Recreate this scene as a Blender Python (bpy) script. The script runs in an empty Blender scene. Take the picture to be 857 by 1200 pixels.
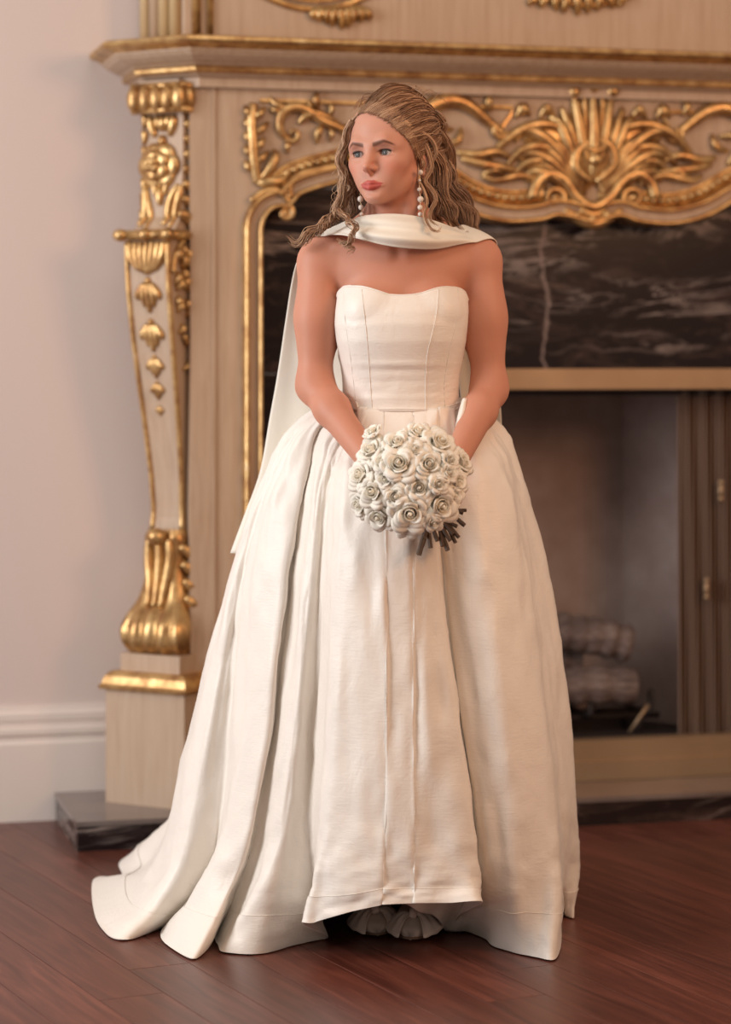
import bpy, bmesh, math, random
import numpy as np
from mathutils import Vector, Matrix

random.seed(7)
rng = np.random.default_rng(11)
C = bpy.context.scene.collection
SC = bpy.context.scene
FPX, CX, HY, CAMZ = 2850.0, 428.5, 425.0, 1.16      # focal length in px of an 857x1200 frame, horizon row, eye height

# ---------------------------------------------------------------- camera
cam_d = bpy.data.cameras.new('camera')
cam_d.sensor_fit = 'VERTICAL'; cam_d.sensor_height = 36.0
cam_d.lens = FPX / 1200 * 36
cam_d.shift_y = -(600 - HY) / 1200
cam_d.dof.use_dof = True; cam_d.dof.focus_distance = 4.80; cam_d.dof.aperture_fstop = 1.9
cam_d.clip_end = 100
cam = bpy.data.objects.new('camera', cam_d); C.objects.link(cam)
cam.location = (0, 0, CAMZ); cam.rotation_euler = (math.pi / 2, 0, 0)
SC.camera = cam

# ---------------------------------------------------------------- light and exposure
SC.view_settings.view_transform = 'Standard'; SC.view_settings.look = 'None'
SC.view_settings.gamma = 1.0; SC.view_settings.use_curve_mapping = False
SC.view_settings.exposure = 0.0
SC.cycles.use_denoising = True
SC.cycles.max_bounces = 8
world = bpy.data.worlds.new('world'); SC.world = world; world.use_nodes = True
bg = world.node_tree.nodes['Background']
bg.inputs['Color'].default_value = (1.0, 0.84, 0.715, 1); bg.inputs['Strength'].default_value = 0.37

def area(name, loc, target, size, size_y, power, col):
    l = bpy.data.lights.new(name, 'AREA'); l.shape = 'RECTANGLE'; l.size = size; l.size_y = size_y
    l.energy = power; l.color = col
    o = bpy.data.objects.new(name, l); C.objects.link(o); o.location = loc
    o.rotation_euler = (Vector(target) - Vector(loc)).to_track_quat('-Z', 'Y').to_euler()
    return o
area('window_daylight', (-3.4, 3.5, 1.9), (0.0, 5.1, 1.1), 1.7, 2.6, 138, (0.97, 0.96, 0.97))
area('warm_lamp_light', (3.0, 2.6, 2.5), (0.1, 5.4, 1.2), 1.2, 1.2, 60, (1.0, 0.52, 0.27))
area('front_fill_light', (0.6, 2.2, 4.2), (0.4, 5.4, 1.2), 2.0, 2.0, 37, (1.0, 0.84, 0.70))  # unseen fill lamp, added to brighten what faces the camera

# ---------------------------------------------------------------- helpers
def W(px, py, Y):
    return np.array([(px - CX) * Y / FPX, Y, CAMZ - (py - HY) * Y / FPX])

def mesh_obj(name, verts, faces, mat=None, parent=None, smooth=True, mats=None, fmat=None):
    me = bpy.data.meshes.new(name)
    me.from_pydata([tuple(map(float, v)) for v in verts], [], [tuple(int(i) for i in f) for f in faces])
    if smooth: me.polygons.foreach_set('use_smooth', [True] * len(me.polygons))
    for m in (mats or [mat]):
        if m: me.materials.append(m)
    if fmat is not None: me.polygons.foreach_set('material_index', fmat)
    me.update()
    o = bpy.data.objects.new(name, me); C.objects.link(o)
    if parent: o.parent = parent
    return o

def empty(name, loc=(0, 0, 0), rz=0):
    o = bpy.data.objects.new(name, None); C.objects.link(o); o.location = loc; o.rotation_euler = (0, 0, rz)
    o.empty_display_size = 0.1
    return o

def tag(o, label=None, cat=None, group=None, kind=None):
    if label: o['label'] = label
    if cat: o['category'] = cat
    if group: o['group'] = group
    if kind: o['kind'] = kind
    return o

def cr(pts, n, closed=False):
    """Catmull-Rom through pts (k x d), n samples per span."""
    P = np.asarray(pts, float)
    k = len(P)
    if closed: Q = np.vstack([P[-1:], P, P[:2]]); spans = k
    else: Q = np.vstack([2 * P[:1] - P[1:2], P, 2 * P[-1:] - P[-2:-1]]); spans = k - 1
    t = np.linspace(0, 1, n, endpoint=False)[:, None]
    out = []
    for i in range(spans):
        a, b, c, d = Q[i], Q[i + 1], Q[i + 2], Q[i + 3]
        out.append(0.5 * ((2 * b) + (-a + c) * t + (2 * a - 5 * b + 4 * c - d) * t ** 2 + (-a + 3 * b - 3 * c + d) * t ** 3))
    out = np.vstack(out)
    return out if closed else np.vstack([out, P[-1:]])

class MB:
    """collects shapes into one mesh"""
    def __init__(self): self.v = []; self.f = []
    def add(self, v, f):
        b = len(self.v); self.v.extend(np.asarray(v, float).tolist()); self.f.extend([tuple(i + b for i in q) for q in f]); return self
    def box(self, lo, hi):
        x0, y0, z0 = lo; x1, y1, z1 = hi
        v = [(x, y, z) for z in (z0, z1) for y in (y0, y1) for x in (x0, x1)]
        return self.add(v, [(0, 2, 3, 1), (4, 5, 7, 6), (0, 1, 5, 4), (1, 3, 7, 5), (3, 2, 6, 7), (2, 0, 4, 6)])
    def tube(self, P, R, sides=8, flat=1.0, up=None, caps=True):
        v, f = tube(P, R, sides, flat, up, caps); return self.add(v, f)
    def ball(self, c, r, seg=12, ring=8):
        r = np.ones(3) * r if np.isscalar(r) else np.asarray(r)
        v = [np.asarray(c) + r * (0, 0, 1)]; f = []
        for i in range(1, ring):
            a = math.pi * i / ring
            for j in range(seg):
                b = 2 * math.pi * j / seg
                v.append(np.asarray(c) + r * (math.sin(a) * math.cos(b), math.sin(a) * math.sin(b), math.cos(a)))
        v.append(np.asarray(c) - r * (0, 0, 1))
        for j in range(seg):
            f.append((0, 1 + j, 1 + (j + 1) % seg)); l = 1 + (ring - 2) * seg
            f.append((len(v) - 1, l + (j + 1) % seg, l + j))
        for i in range(ring - 2):
            for j in range(seg):
                a = 1 + i * seg
                f.append((a + j, a + seg + j, a + seg + (j + 1) % seg, a + (j + 1) % seg))
        return self.add(v, f)
    def build(self, name, mat, parent=None, smooth=True): return mesh_obj(name, self.v, self.f, mat, parent, smooth)

def tube(P, R, sides=8, flat=1.0, up=None, caps=True):
    """tube along P; cross-section flattened along the 'up' hint by 'flat'"""
    P = np.asarray(P, float); n = len(P); R = np.broadcast_to(np.asarray(R, float), (n,))
    T = np.gradient(P, axis=0); T /= np.linalg.norm(T, axis=1)[:, None] + 1e-12
    u = np.array(up if up is not None else (0.13, -1, 0.21), float)
    A = np.cross(T, u); ln = np.linalg.norm(A, axis=1)[:, None]
    A = np.where(ln < 1e-4, np.array([[1.0, 0, 0]]), A / (ln + 1e-12))
    B = np.cross(A, T)
    th = np.arange(sides) * 2 * math.pi / sides
    V = P[:, None] + R[:, None, None] * (np.cos(th)[None, :, None] * A[:, None] + flat * np.sin(th)[None, :, None] * B[:, None])
    V = V.reshape(-1, 3).tolist(); f = []
    for i in range(n - 1):
        for j in range(sides):
            j2 = (j + 1) % sides
            f.append((i * sides + j, i * sides + j2, (i + 1) * sides + j2, (i + 1) * sides + j))
    if caps:
        f.append(tuple(reversed(range(sides)))); f.append(tuple((n - 1) * sides + j for j in range(sides)))
    return V, f

def grid_faces(nr, nc, closed_c=False, b=0):
    f = []
    for i in range(nr - 1):
        for j in range(nc if closed_c else nc - 1):
            j2 = (j + 1) % nc
            f.append((b + i * nc + j, b + i * nc + j2, b + (i + 1) * nc + j2, b + (i + 1) * nc + j))
    return f

# ---------------------------------------------------------------- materials
def mat(name, col, rough=0.5, metal=0.0, **kw):
    m = bpy.data.materials.new(name); m.use_nodes = True
    b = m.node_tree.nodes['Principled BSDF']
    b.inputs['Base Color'].default_value = (*col, 1); b.inputs['Roughness'].default_value = rough; b.inputs['Metallic'].default_value = metal
    for k, v in kw.items(): b.inputs[k].default_value = v
    return m
def nd(m, t, **kw):
    n = m.node_tree.nodes.new(t)
    for k, v in kw.items():
        if k in n.inputs: n.inputs[k].default_value = v
        else: setattr(n, k, v)
    return n
def lk(m, a, b): m.node_tree.links.new(a, b)
def bsdf(m): return m.node_tree.nodes['Principled BSDF']
def coords(m, scale=(1, 1, 1), kind='Object', rot=(0, 0, 0)):
    t = nd(m, 'ShaderNodeTexCoord'); mp = nd(m, 'ShaderNodeMapping'); mp.inputs['Scale'].default_value = scale; mp.inputs['Rotation'].default_value = rot
    lk(m, t.outputs[kind], mp.inputs['Vector']); return mp.outputs['Vector']
def ramp(m, fac, stops):
    r = nd(m, 'ShaderNodeValToRGB'); e = r.color_ramp.elements
    while len(e) > 1: e.remove(e[-1])
    e[0].position = stops[0][0]; e[0].color = (*stops[0][1], 1)
    for p, c in stops[1:]:
        x = e.new(p); x.color = (*c, 1)
    lk(m, fac, r.inputs['Fac']); return r.outputs['Color']
def noise(m, vec, scale, detail=4, rough=0.5, dist=0.0):
    n = nd(m, 'ShaderNodeTexNoise'); n.inputs['Scale'].default_value = scale; n.inputs['Detail'].default_value = detail
    n.inputs['Roughness'].default_value = rough; n.inputs['Distortion'].default_value = dist
    lk(m, vec, n.inputs['Vector']); return n.outputs['Fac']
def bump(m, h, strength, dist=0.01):
    b = nd(m, 'ShaderNodeBump'); b.inputs['Strength'].default_value = strength; b.inputs['Distance'].default_value = dist
    lk(m, h, b.inputs['Height']); lk(m, b.outputs['Normal'], bsdf(m).inputs['Normal'])
def mix(m, fac, a, b):
    n = nd(m, 'ShaderNodeMix'); n.data_type = 'RGBA'
    if hasattr(fac, 'links') or hasattr(fac, 'node'): lk(m, fac, n.inputs[0])
    else: n.inputs[0].default_value = fac
    for s, i in ((a, 6), (b, 7)):
        if isinstance(s, tuple): n.inputs[i].default_value = (*s, 1)
        else: lk(m, s, n.inputs[i])
    return n.outputs[2]

MT = {}
MT['wall'] = m = mat('wall_paint', (0.60, 0.515, 0.48), 0.7); v = coords(m); bump(m, noise(m, v, 90, 3), 0.05, 0.003)
MT['white'] = m = mat('baseboard_paint', (0.70, 0.62, 0.57), 0.4)
MT['cream'] = m = mat('antique_cream_paint', (0.57, 0.43, 0.31), 0.5)
v = coords(m, (22, 22, 1.6)); n1 = noise(m, v, 3.0, 6, 0.6, 0.4); v2 = coords(m); n2 = noise(m, v2, 5, 4)
c1 = ramp(m, n1, [(0.3, (0.36, 0.225, 0.135)), (0.55, (0.485, 0.345, 0.235)), (0.75, (0.53, 0.40, 0.29))])
c2 = mix(m, n2, c1, (0.45, 0.33, 0.235)); lk(m, c2, bsdf(m).inputs['Base Color']); bump(m, n1, 0.12, 0.002)
MT['gold'] = m = mat('antique_gold_leaf', (0.62, 0.42, 0.20), 0.36, 0.85)
v = coords(m); n1 = noise(m, v, 26, 5, 0.6); n2 = noise(m, v, 9, 3)
c1 = ramp(m, n1, [(0.30, (0.30, 0.145, 0.06)), (0.46, (0.50, 0.30, 0.125)), (0.64, (0.70, 0.48, 0.22)), (0.8, (0.74, 0.58, 0.38))])
lk(m, c1, bsdf(m).inputs['Base Color'])
r1 = nd(m, 'ShaderNodeMapRange'); r1.inputs['To Min'].default_value = 0.24; r1.inputs['To Max'].default_value = 0.5; lk(m, n2, r1.inputs['Value']); lk(m, r1.outputs['Result'], bsdf(m).inputs['Roughness'])
bump(m, n1, 0.35, 0.004)
MT['marble'] = m = mat('black_veined_marble', (0.02, 0.015, 0.015), 0.2, 0, **{'Specular IOR Level': .18})
v = coords(m, (1, 1, 3.0)); w1 = noise(m, v, 1.6, 8, 0.62, 2.2)
vein = ramp(m, w1, [(0.455, (0, 0, 0)), (0.492, (1, 1, 1)), (0.53, (0, 0, 0))]); n3 = noise(m, v, 4.5, 7, 0.7, 1.0)
cloud = ramp(m, n3, [(0.50, (0.014, 0.008, 0.008)), (0.60, (0.038, 0.023, 0.020)), (0.76, (0.14, 0.09, 0.075))])
n4 = noise(m, v, 2.3, 3); brk = ramp(m, n4, [(0.47, (0, 0, 0)), (0.64, (0.85, 0.85, 0.85))])
mm = nd(m, 'ShaderNodeMath'); mm.operation = 'MULTIPLY'; lk(m, vein, mm.inputs[0]); lk(m, brk, mm.inputs[1])
sx_ = nd(m, 'ShaderNodeSeparateXYZ'); tc_ = nd(m, 'ShaderNodeTexCoord'); lk(m, tc_.outputs['Object'], sx_.inputs[0]); nv_ = noise(m, coords(m, (1, 1, 1)), 7, 4, .6)
def crack(axis, at, wob, wid):
    a1 = nd(m, 'ShaderNodeMath'); a1.operation = 'MULTIPLY_ADD'; a1.inputs[1].default_value = wob; lk(m, nv_, a1.inputs[0]); lk(m, sx_.outputs[axis], a1.inputs[2])
    a2 = nd(m, 'ShaderNodeMath'); a2.operation = 'SUBTRACT'; a2.inputs[1].default_value = at + wob * .5; lk(m, a1.outputs[0], a2.inputs[0]); a3 = nd(m, 'ShaderNodeMath'); a3.operation = 'ABSOLUTE'; lk(m, a2.outputs[0], a3.inputs[0])
    return ramp(m, a3.outputs[0], [(0.0, (.75, .75, .75)), (wid, (.0, .0, .0))])
base_ = mix(m, mm.outputs[0], cloud, (0.36, 0.29, 0.26))
b2_ = mix(m, crack('X', 1.385, .10, .006), base_, (0.30, 0.22, 0.195))
pm = nd(m, 'ShaderNodeMath'); pm.operation = 'MULTIPLY'; lk(m, crack('Z', 1.19, .10, .008), pm.inputs[0]); lk(m, brk, pm.inputs[1])
lk(m, mix(m, pm.outputs[0], b2_, (0.34, 0.26, 0.23)), bsdf(m).inputs['Base Color'])
MT['brass'] = m = mat('satin_brass', (0.60, 0.38, 0.17), 0.42, 0.55); v = coords(m, (1, 1, 1)); 
lk(m, ramp(m, noise(m, v, 4, 4), [(0.3, (0.28, 0.185, 0.105)), (0.7, (0.37, 0.255, 0.155))]), bsdf(m).inputs['Base Color'])
MT['brick'] = m = mat('sooty_fireback', (0.13, 0.085, 0.07), 0.9)
v = coords(m); lk(m, ramp(m, noise(m, v, 3, 5, 0.6), [(0.3, (0.20, 0.14, 0.125)), (0.5, (0.28, 0.21, 0.19)), (0.7, (0.38, 0.31, 0.29))]), bsdf(m).inputs['Base Color']); bump(m, noise(m, v, 60, 4), 0.3, 0.004)
MT['chain'] = mat('bronze_mesh', (0.19, 0.12, 0.085), 0.55, 0.3)
MT['iron'] = mat('black_iron', (0.03, 0.022, 0.02), 0.6, 0.3)
MT['log'] = m = mat('grey_bark', (0.2, 0.15, 0.13), 0.9)
v = coords(m, (3, 22, 22)); n1 = noise(m, v, 2.5, 6, 0.65, 0.6); lk(m, ramp(m, n1, [(0.3, (0.05, 0.034, 0.03)), (0.5, (0.14, 0.10, 0.088)), (0.7, (0.23, 0.175, 0.155))]), bsdf(m).inputs['Base Color']); bump(m, n1, 0.7, 0.01)
MT['logend'] = m = mat('cut_log_end', (0.34, 0.21, 0.14), 0.85)
MT['floor'] = m = mat('red_brown_floorboard', (0.10, 0.035, 0.022), 0.36, 0.0)
t = nd(m, 'ShaderNodeTexCoord'); oi = nd(m, 'ShaderNodeObjectInfo'); mp = nd(m, 'ShaderNodeMapping'); mp.inputs['Scale'].default_value = (1.1, 16, 8)
va = nd(m, 'ShaderNodeVectorMath'); va.operation = 'ADD'; sc = nd(m, 'ShaderNodeMath'); sc.operation = 'MULTIPLY'; sc.inputs[1].default_value = 37.0
lk(m, oi.outputs['Random'], sc.inputs[0]); lk(m, t.outputs['Object'], va.inputs[0]); lk(m, sc.outputs[0], va.inputs[1]); lk(m, va.outputs[0], mp.inputs['Vector'])
n1 = noise(m, mp.outputs['Vector'], 2.2, 6, 0.6, 1.2)
c1 = ramp(m, n1, [(0.30, (0.064, 0.017, 0.011)), (0.52, (0.118, 0.034, 0.022)), (0.72, (0.18, 0.056, 0.037))])
r1 = nd(m, 'ShaderNodeMapRange'); r1.inputs['To Min'].default_value = 0.82; r1.inputs['To Max'].default_value = 1.15; lk(m, oi.outputs['Random'], r1.inputs['Value'])
hs = nd(m, 'ShaderNodeHueSaturation'); lk(m, r1.outputs['Result'], hs.inputs['Value']); lk(m, c1, hs.inputs['Color']); lk(m, hs.outputs['Color'], bsdf(m).inputs['Base Color']); bump(m, n1, 0.08, 0.001)

# ================================================================ ROOM
AL = math.radians(14.5); CA, SA = math.cos(AL), math.sin(AL)
W0 = np.array([-0.926, 6.156])                     # a point of the wall's foot; fireplace frame: u along the wall, w out of it
UM = 1.477                                         # middle of the fireplace
def uw(u, w): return W0 + u * np.array([CA, SA]) + w * np.array([SA, -CA])
def UZ(px, py, w):
    """(u, z) of the point that stands at distance w out from the wall plane"""
    a = (px - CX) / FPX
    u = (a * (W0[1] - w * CA) - W0[0] - w * SA) / (CA - a * SA)
    Y = W0[1] + u * SA - w * CA
    return u, CAMZ - (py - HY) * Y / FPX

floor = mesh_obj('floor', [(-4, -1, -0.004), (4, -1, -0.004), (4, 7.2, -0.004), (-4, 7.2, -0.004)], [(0, 1, 2, 3)], MT['floor'], smooth=False)
tag(floor, 'dark red-brown wooden floor of boards laid askew to the wall', kind='structure')
pw, plen = 0.125, 1.25
bm = MB(); g = 0.0006
L, Wd = plen / 2 - g, pw / 2 - g; b_ = 0.0007
bm.add([(-L, -Wd, -0.004), (L, -Wd, -0.004), (L, Wd, -0.004), (-L, Wd, -0.004), (-L, -Wd, -b_), (L, -Wd, -b_), (L, Wd, -b_), (-L, Wd, -b_),
        (-L + b_, -Wd + b_, 0), (L - b_, -Wd + b_, 0), (L - b_, Wd - b_, 0), (-L + b_, Wd - b_, 0)],
       [(0, 1, 5, 4), (1, 2, 6, 5), (2, 3, 7, 6), (3, 0, 4, 7), (4, 5, 9, 8), (5, 6, 10, 9), (6, 7, 11, 10), (7, 4, 8, 11), (8, 9, 10, 11)])
plank = bm.build('plank', MT['floor'], floor, smooth=False); first = True
PA = math.radians(-64); pd = np.array([math.cos(PA), math.sin(PA)]); pn = np.array([-pd[1], pd[0]]); o0 = np.array([0.0, 5.0])
for i in range(-26, 27):
    off = (i * 0.37 * 2.3) % 1.0 * plen
    for j in range(-3, 4):
        c = o0 + pn * i * pw + pd * (j * plen + off)
        if not (3.3 < c[1] < 6.7 and abs(c[0]) < 1.9): continue
        p = plank if first else plank.copy()
        if not first: C.objects.link(p); p.parent = floor
        first = False; p.location = (c[0], c[1], 0); p.rotation_euler = (0, 0, PA)

def wallbox(name, u0, u1, z0, z1, m, w0=-0.1, w1=0.0, smooth=False):
    q = [uw(u, w) for w in (w0, w1) for u in (u0, u1)]
    v = [(*p, z) for z in (z0, z1) for p in q]
    return mesh_obj(name, v, [(0, 1, 3, 2), (4, 6, 7, 5), (0, 4, 5, 1), (1, 5, 7, 3), (3, 7, 6, 2), (2, 6, 4, 0)], m, smooth=smooth)
def wallpath(name, profile, u0, u1, m):
    v = []; n = len(profile)
    for u in (u0, u1):
        for (w, z) in profile: v.append((*uw(u, w), z))
    f = [(i, i + n, (i + 1) % n + n, (i + 1) % n) for i in range(n)] + [tuple(range(n)), tuple(reversed(range(n, 2 * n)))]
    return mesh_obj(name, v, f, m, smooth=False)
tag(wallbox('wall_back', -3.0, 0.56, 0, 3.6, MT['wall']), 'plain mauve grey plaster wall beside the fireplace', kind='structure')
tag(wallbox('wall_back', 0.56, 2.40, 1.62, 3.6, MT['wall']), 'plain mauve grey wall above the fireplace', kind='structure')
tag(wallbox('wall_back', 2.40, 4.2, 0, 3.6, MT['wall']), 'plain mauve grey wall on the far side of the fireplace', kind='structure')
BP = [(0, 0), (0.026, 0), (0.026, 0.195), (0.022, 0.203), (0.022, 0.214), (0.027, 0.219), (0.027, 0.232), (0.018, 0.238), (0.018, 0.250), (0.021, 0.254), (0.021, 0.270), (0.012, 0.278), (0.010, 0.290), (0, 0.290)]
tag(wallpath('baseboard_back', BP, -3.0, 0.40, MT['white']), 'white stepped baseboard along the mauve wall', kind='structure')
tag(wallpath('baseboard_back', BP, 2.56, 4.2, MT['white']), 'white stepped baseboard on the far side of the fireplace', kind='structure')
# ================================================================ FIREPLACE (local frame: x = u, y = -w)
fp = empty('fireplace_surround', (*W0, 0), AL)
tag(fp, 'carved cream fireplace surround with gilded scrolls and a wide cornice shelf', 'fireplace')
def LU(u, w, z): return (u, -w, z)
def mirror(P): return [(2 * UM - u, w) for (u, w) in reversed(P)]

def sweep_plan(path, prof, name, m, parent=fp, smooth=False):
    """moulding along a plan path [(u,w)], profile [(outward, z)]"""
    P = np.asarray(path, float); n = len(P); nv = []
    for i in range(n):
        d = []
        if i > 0: e = P[i] - P[i - 1]; d.append(np.array([-e[1], e[0]]) / np.linalg.norm(e))
        if i < n - 1: e = P[i + 1] - P[i]; d.append(np.array([-e[1], e[0]]) / np.linalg.norm(e))
        s = sum(d); s = s / np.linalg.norm(s); nv.append(s / max(0.35, float(s @ d[0])))
    v = []
    for i in range(n):
        for (o, z) in prof:
            q = P[i] + nv[i] * o; v.append(LU(q[0], q[1], z))
    k = len(prof)
    f = [(i * k + j, (i + 1) * k + j, (i + 1) * k + j + 1, i * k + j + 1) for i in range(n - 1) for j in range(k - 1)]
    if k > 2: f += [tuple(range(k)), tuple(reversed([(n - 1) * k + j for j in range(k)]))]
    return mesh_obj(name, v, f, m, parent, smooth)
def sweep_face(path, prof, name, m, parent=fp, smooth=True):
    """moulding along a path [(u,z)] in the face; profile [(offset to the path's left, w)]"""
    P = np.asarray(path, float); T = np.gradient(P, axis=0); T /= np.linalg.norm(T, axis=1)[:, None] + 1e-9
    N = np.stack([-T[:, 1], T[:, 0]], 1); v = []; k = len(prof)
    for i in range(len(P)):
        for (o, w) in prof:
            q = P[i] + N[i] * o; v.append(LU(q[0], w, q[1]))
    f = [(i * k + j, i * k + j + 1, (i + 1) * k + j + 1, (i + 1) * k + j) for i in range(len(P) - 1) for j in range(k - 1)]
    return mesh_obj(name, v, f, m, parent, smooth)

WF = 0.27                                            # main face
A_, B_ = np.array([0.243, 0.193]), np.array([0.4076, 0.353])
Fm = (A_ + B_) / 2; ee = (B_ - A_) / np.linalg.norm(B_ - A_); mmn = np.array([-ee[1], ee[0]])
HT = 0.071                                           # hearth top
Z = lambda py: CAMZ - (py - HY) / 476.6              # heights at the console
mirrored = False
def cons(s, d, z):
    q = Fm + s * ee + d * mmn
    return LU(2 * UM - q[0], q[1], z) if mirrored else LU(q[0], q[1], z)
def cbox(name, s0, s1, d0, d1, z0, z1, m, parent=fp, bev=0.0):
    v = [cons(s, d, z) for z in (z0, z1) for d in (d0, d1) for s in (s0, s1)]
    o = mesh_obj(name, v, [(0, 1, 3, 2), (4, 6, 7, 5), (0, 4, 5, 1), (1, 5, 7, 3), (3, 7, 6, 2), (2, 6, 4, 0)], m, parent, False)
    if mirrored: o.data.flip_normals()
    return o

# --- main face with its arched opening
EPX = [(308, 268), (311, 257), (318, 248), (328, 244.5), (337, 245.5), (345, 238), (352, 230), (372, 222.5), (395, 216.5), (430, 209), (468, 212), (505, 226), (540, 247), (570, 258), (600, 262.5), (635, 260), (655, 254.5)]
EL = [UZ(x, y, 0.28) for x, y in EPX]; EL.append((UM, UZ(695, 263, 0.28)[1]))
half = cr(EL, 5)
edge = [(half[0][0], HT)] + [tuple(p) for p in half] + [(2 * UM - p[0], p[1]) for p in half[-2::-1]] + [(2 * UM - half[0][0], HT)]
edge = np.array(edge)
ZT = 1.86
u0 = 0.44; nE = len(edge)
v = []; f = []
for (u, z) in edge: v += [LU(u, WF, z), LU(u, 0.12, z)]
top0 = len(v)
for (u, z) in edge: v.append(LU(u, WF, ZT))
for i in range(nE - 1):
    f.append((2 * i, 2 * i + 1, 2 * i + 3, 2 * i + 2))
    if edge[i + 1][0] - edge[i][0] > 1e-5: f.append((2 * i, 2 * i + 2, top0 + i + 1, top0 + i))
mesh_obj('arched_face', v, f, MT['cream'], fp, False)
for k in (0, 1):
    ua, ub = (u0, edge[0][0]) if k == 0 else (edge[-1][0], 2 * UM - u0)
    b = MB().box((ua, -WF, HT), (ub, -0.02, ZT)); b.build('stile', MT['cream'], fp, False)
    # thin raised line down the stile
    ul = UZ(250, 500, WF)[0]; ul = ul if k == 0 else 2 * UM - ul
    MB().box((ul - 0.004, -WF - 0.005, HT), (ul + 0.004, -WF, ZT)).build('bead_line', MT['cream'], fp, False)

# arch mouldings (path runs so that its left is up/outside)
sweep_face(edge, [(0.0, 0.20), (0.0, 0.288), (0.003, 0.298), (0.009, 0.300), (0.013, 0.290), (0.014, 0.27)], 'arch_bead', MT['gold'])
sweep_face(edge, [(0.013, 0.272), (0.014, 0.288), (0.020, 0.281), (0.027, 0.280), (0.034, 0.287), (0.036, 0.270)], 'arch_cove', MT['cream'])
sweep_face(edge, [(0.034, 0.270), (0.035, 0.292), (0.039, 0.300), (0.045, 0.299), (0.049, 0.290), (0.050, 0.27)], 'arch_bead', MT['gold'])

# --- relief carving traced on the face plane
def carve(P, r, wc=None, flat=0.8, sides=8, n=6, prof='leaf'):
    """gilded scroll: P in photo px, r in px (max), returned as a tube in the local frame"""
    Q = cr([(*UZ(x, y, WF), 0) for x, y in P], n); t = np.linspace(0, 1, len(Q))
    s = 2850 / 6.0
    if prof == 'leaf': R = r / s * (0.30 + 0.70 * np.sin(np.pi * np.clip(0.12 + 0.80 * t, 0, 1)))
    elif prof == 'taper': R = r / s * (1 - 0.72 * t)
    elif prof == 'grow': R = r / s * (0.35 + 0.65 * t)
    else: R = r / s * np.ones(len(t))
    hump = 0.006 + 0.010 * np.sin(np.pi * t)
    L3 = [LU(u, WF + (wc if wc is not None else h), z) for (u, z, _), h in zip(Q, hump)]
    return tube(L3, R, sides, flat, (0, -1, 0.001))
def spiral(cx, cy, r, a0, turns, sgn=1, n=22):
    out = []
    for i in range(n):
        t = i / (n - 1); a = a0 + sgn * turns * 2 * math.pi * t; rr = r * (1 - 0.82 * t)
        out.append((cx + rr * math.cos(a), cy + rr * math.sin(a)))
    return out
def gold(name, shapes, parent=fp, mir=False):
    if len(shapes) > 1 and name in ('acanthus_leaf', 'drop_leaf', 'cartouche_leaf'):
        for s_ in shapes: gold(name, [s_], parent, mir)
        return
    b = MB()
    for v, f in shapes: b.add(v, f)
    o = b.build(name, MT['gold'], parent)
    if mir:
        b2 = MB(); b2.add([(2 * UM - x, y, z) for x, y, z in b.v], [tuple(reversed(q)) for q in b.f]); b2.build(name, MT['gold'], parent)
    return o
def knob(x, y, r, h=0.01):
    u, z = UZ(x, y, WF); b = MB().ball(LU(u, WF + h, z), (r / 475, r / 475, r / 475), 10, 7); return b.v, b.f

# corner panel scrollwork (and its mirror image)
gold('scroll', [carve([(338, 164), (329, 155), (327, 142), (333, 130), (346, 126), (360, 130), (376, 141), (398, 150), (420, 158)], 6.5), carve(spiral(342, 158, 9, math.pi * .8, 1.0, -1), 4.5, prof='taper')], mir=True)
gold('acanthus_leaf', [carve([(350, 145), (356, 138), (368, 133), (382, 138), (398, 146)], 5.5), carve([(372, 128), (369, 118), (371, 109)], 5), carve([(385, 138), (388, 128), (384, 122)], 3.5), carve([(360, 131), (362, 124), (358, 120)], 3)], mir=True)
gold('acanthus_leaf', [carve([(344, 126), (332, 127), (322, 122), (316, 114)], 4), carve([(330, 128), (322, 130), (316, 126)], 3)], mir=True)
gold('drop_leaf', [carve([(378, 148), (372, 155), (371, 168)], 5), carve([(385, 150), (388, 158), (386, 166)], 3)], mir=True)
gold('drop_leaf', [carve([(338, 166), (336, 172), (337, 179)], 4)], mir=True)
gold('scroll', [carve([(398, 150), (425, 160), (455, 158), (480, 140), (505, 124), (528, 118), (548, 124), (568, 140), (590, 158)], 10), carve(spiral(584, 152, 10, 0.4, 1.0), 5, prof='taper')], mir=True)
gold('acanthus_leaf', [carve([(535, 178), (555, 182), (580, 178), (600, 186)], 6), carve([(540, 186), (560, 192), (585, 196), (608, 200)], 6), carve([(520, 170), (535, 165), (540, 150)], 5), carve([(565, 205), (578, 200), (590, 204)], 5), carve([(575, 130), (571, 120), (573, 112)], 5)], mir=True)
gold('acanthus_leaf', [carve([(500, 135), (512, 150), (530, 152)], 5), carve([(488, 160), (505, 168), (520, 186)], 6), carve([(440, 166), (450, 178), (468, 180)], 5)], mir=True)
# leaf border down the left of the panel
gold('leaf_border', [carve([(297, 122), (294, 140), (295, 165), (297, 190), (302, 214)], 6, prof='line')] +
     [carve([(296, y), (303 + 2 * (k % 2), y - 6), (310 + 4 * (k % 2), y - 14)], 4.5) for k, y in enumerate((140, 158, 176, 192))] +
     [carve([(294, y), (289, y - 4), (287, y - 12)], 4) for y in (136, 150, 166, 182, 200)] +
     [carve([(304, 212), (314, 200), (322, 184), (320, 176)], 6), carve([(300, 214), (312, 214), (326, 212), (338, 205)], 7)], mir=True)
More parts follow.
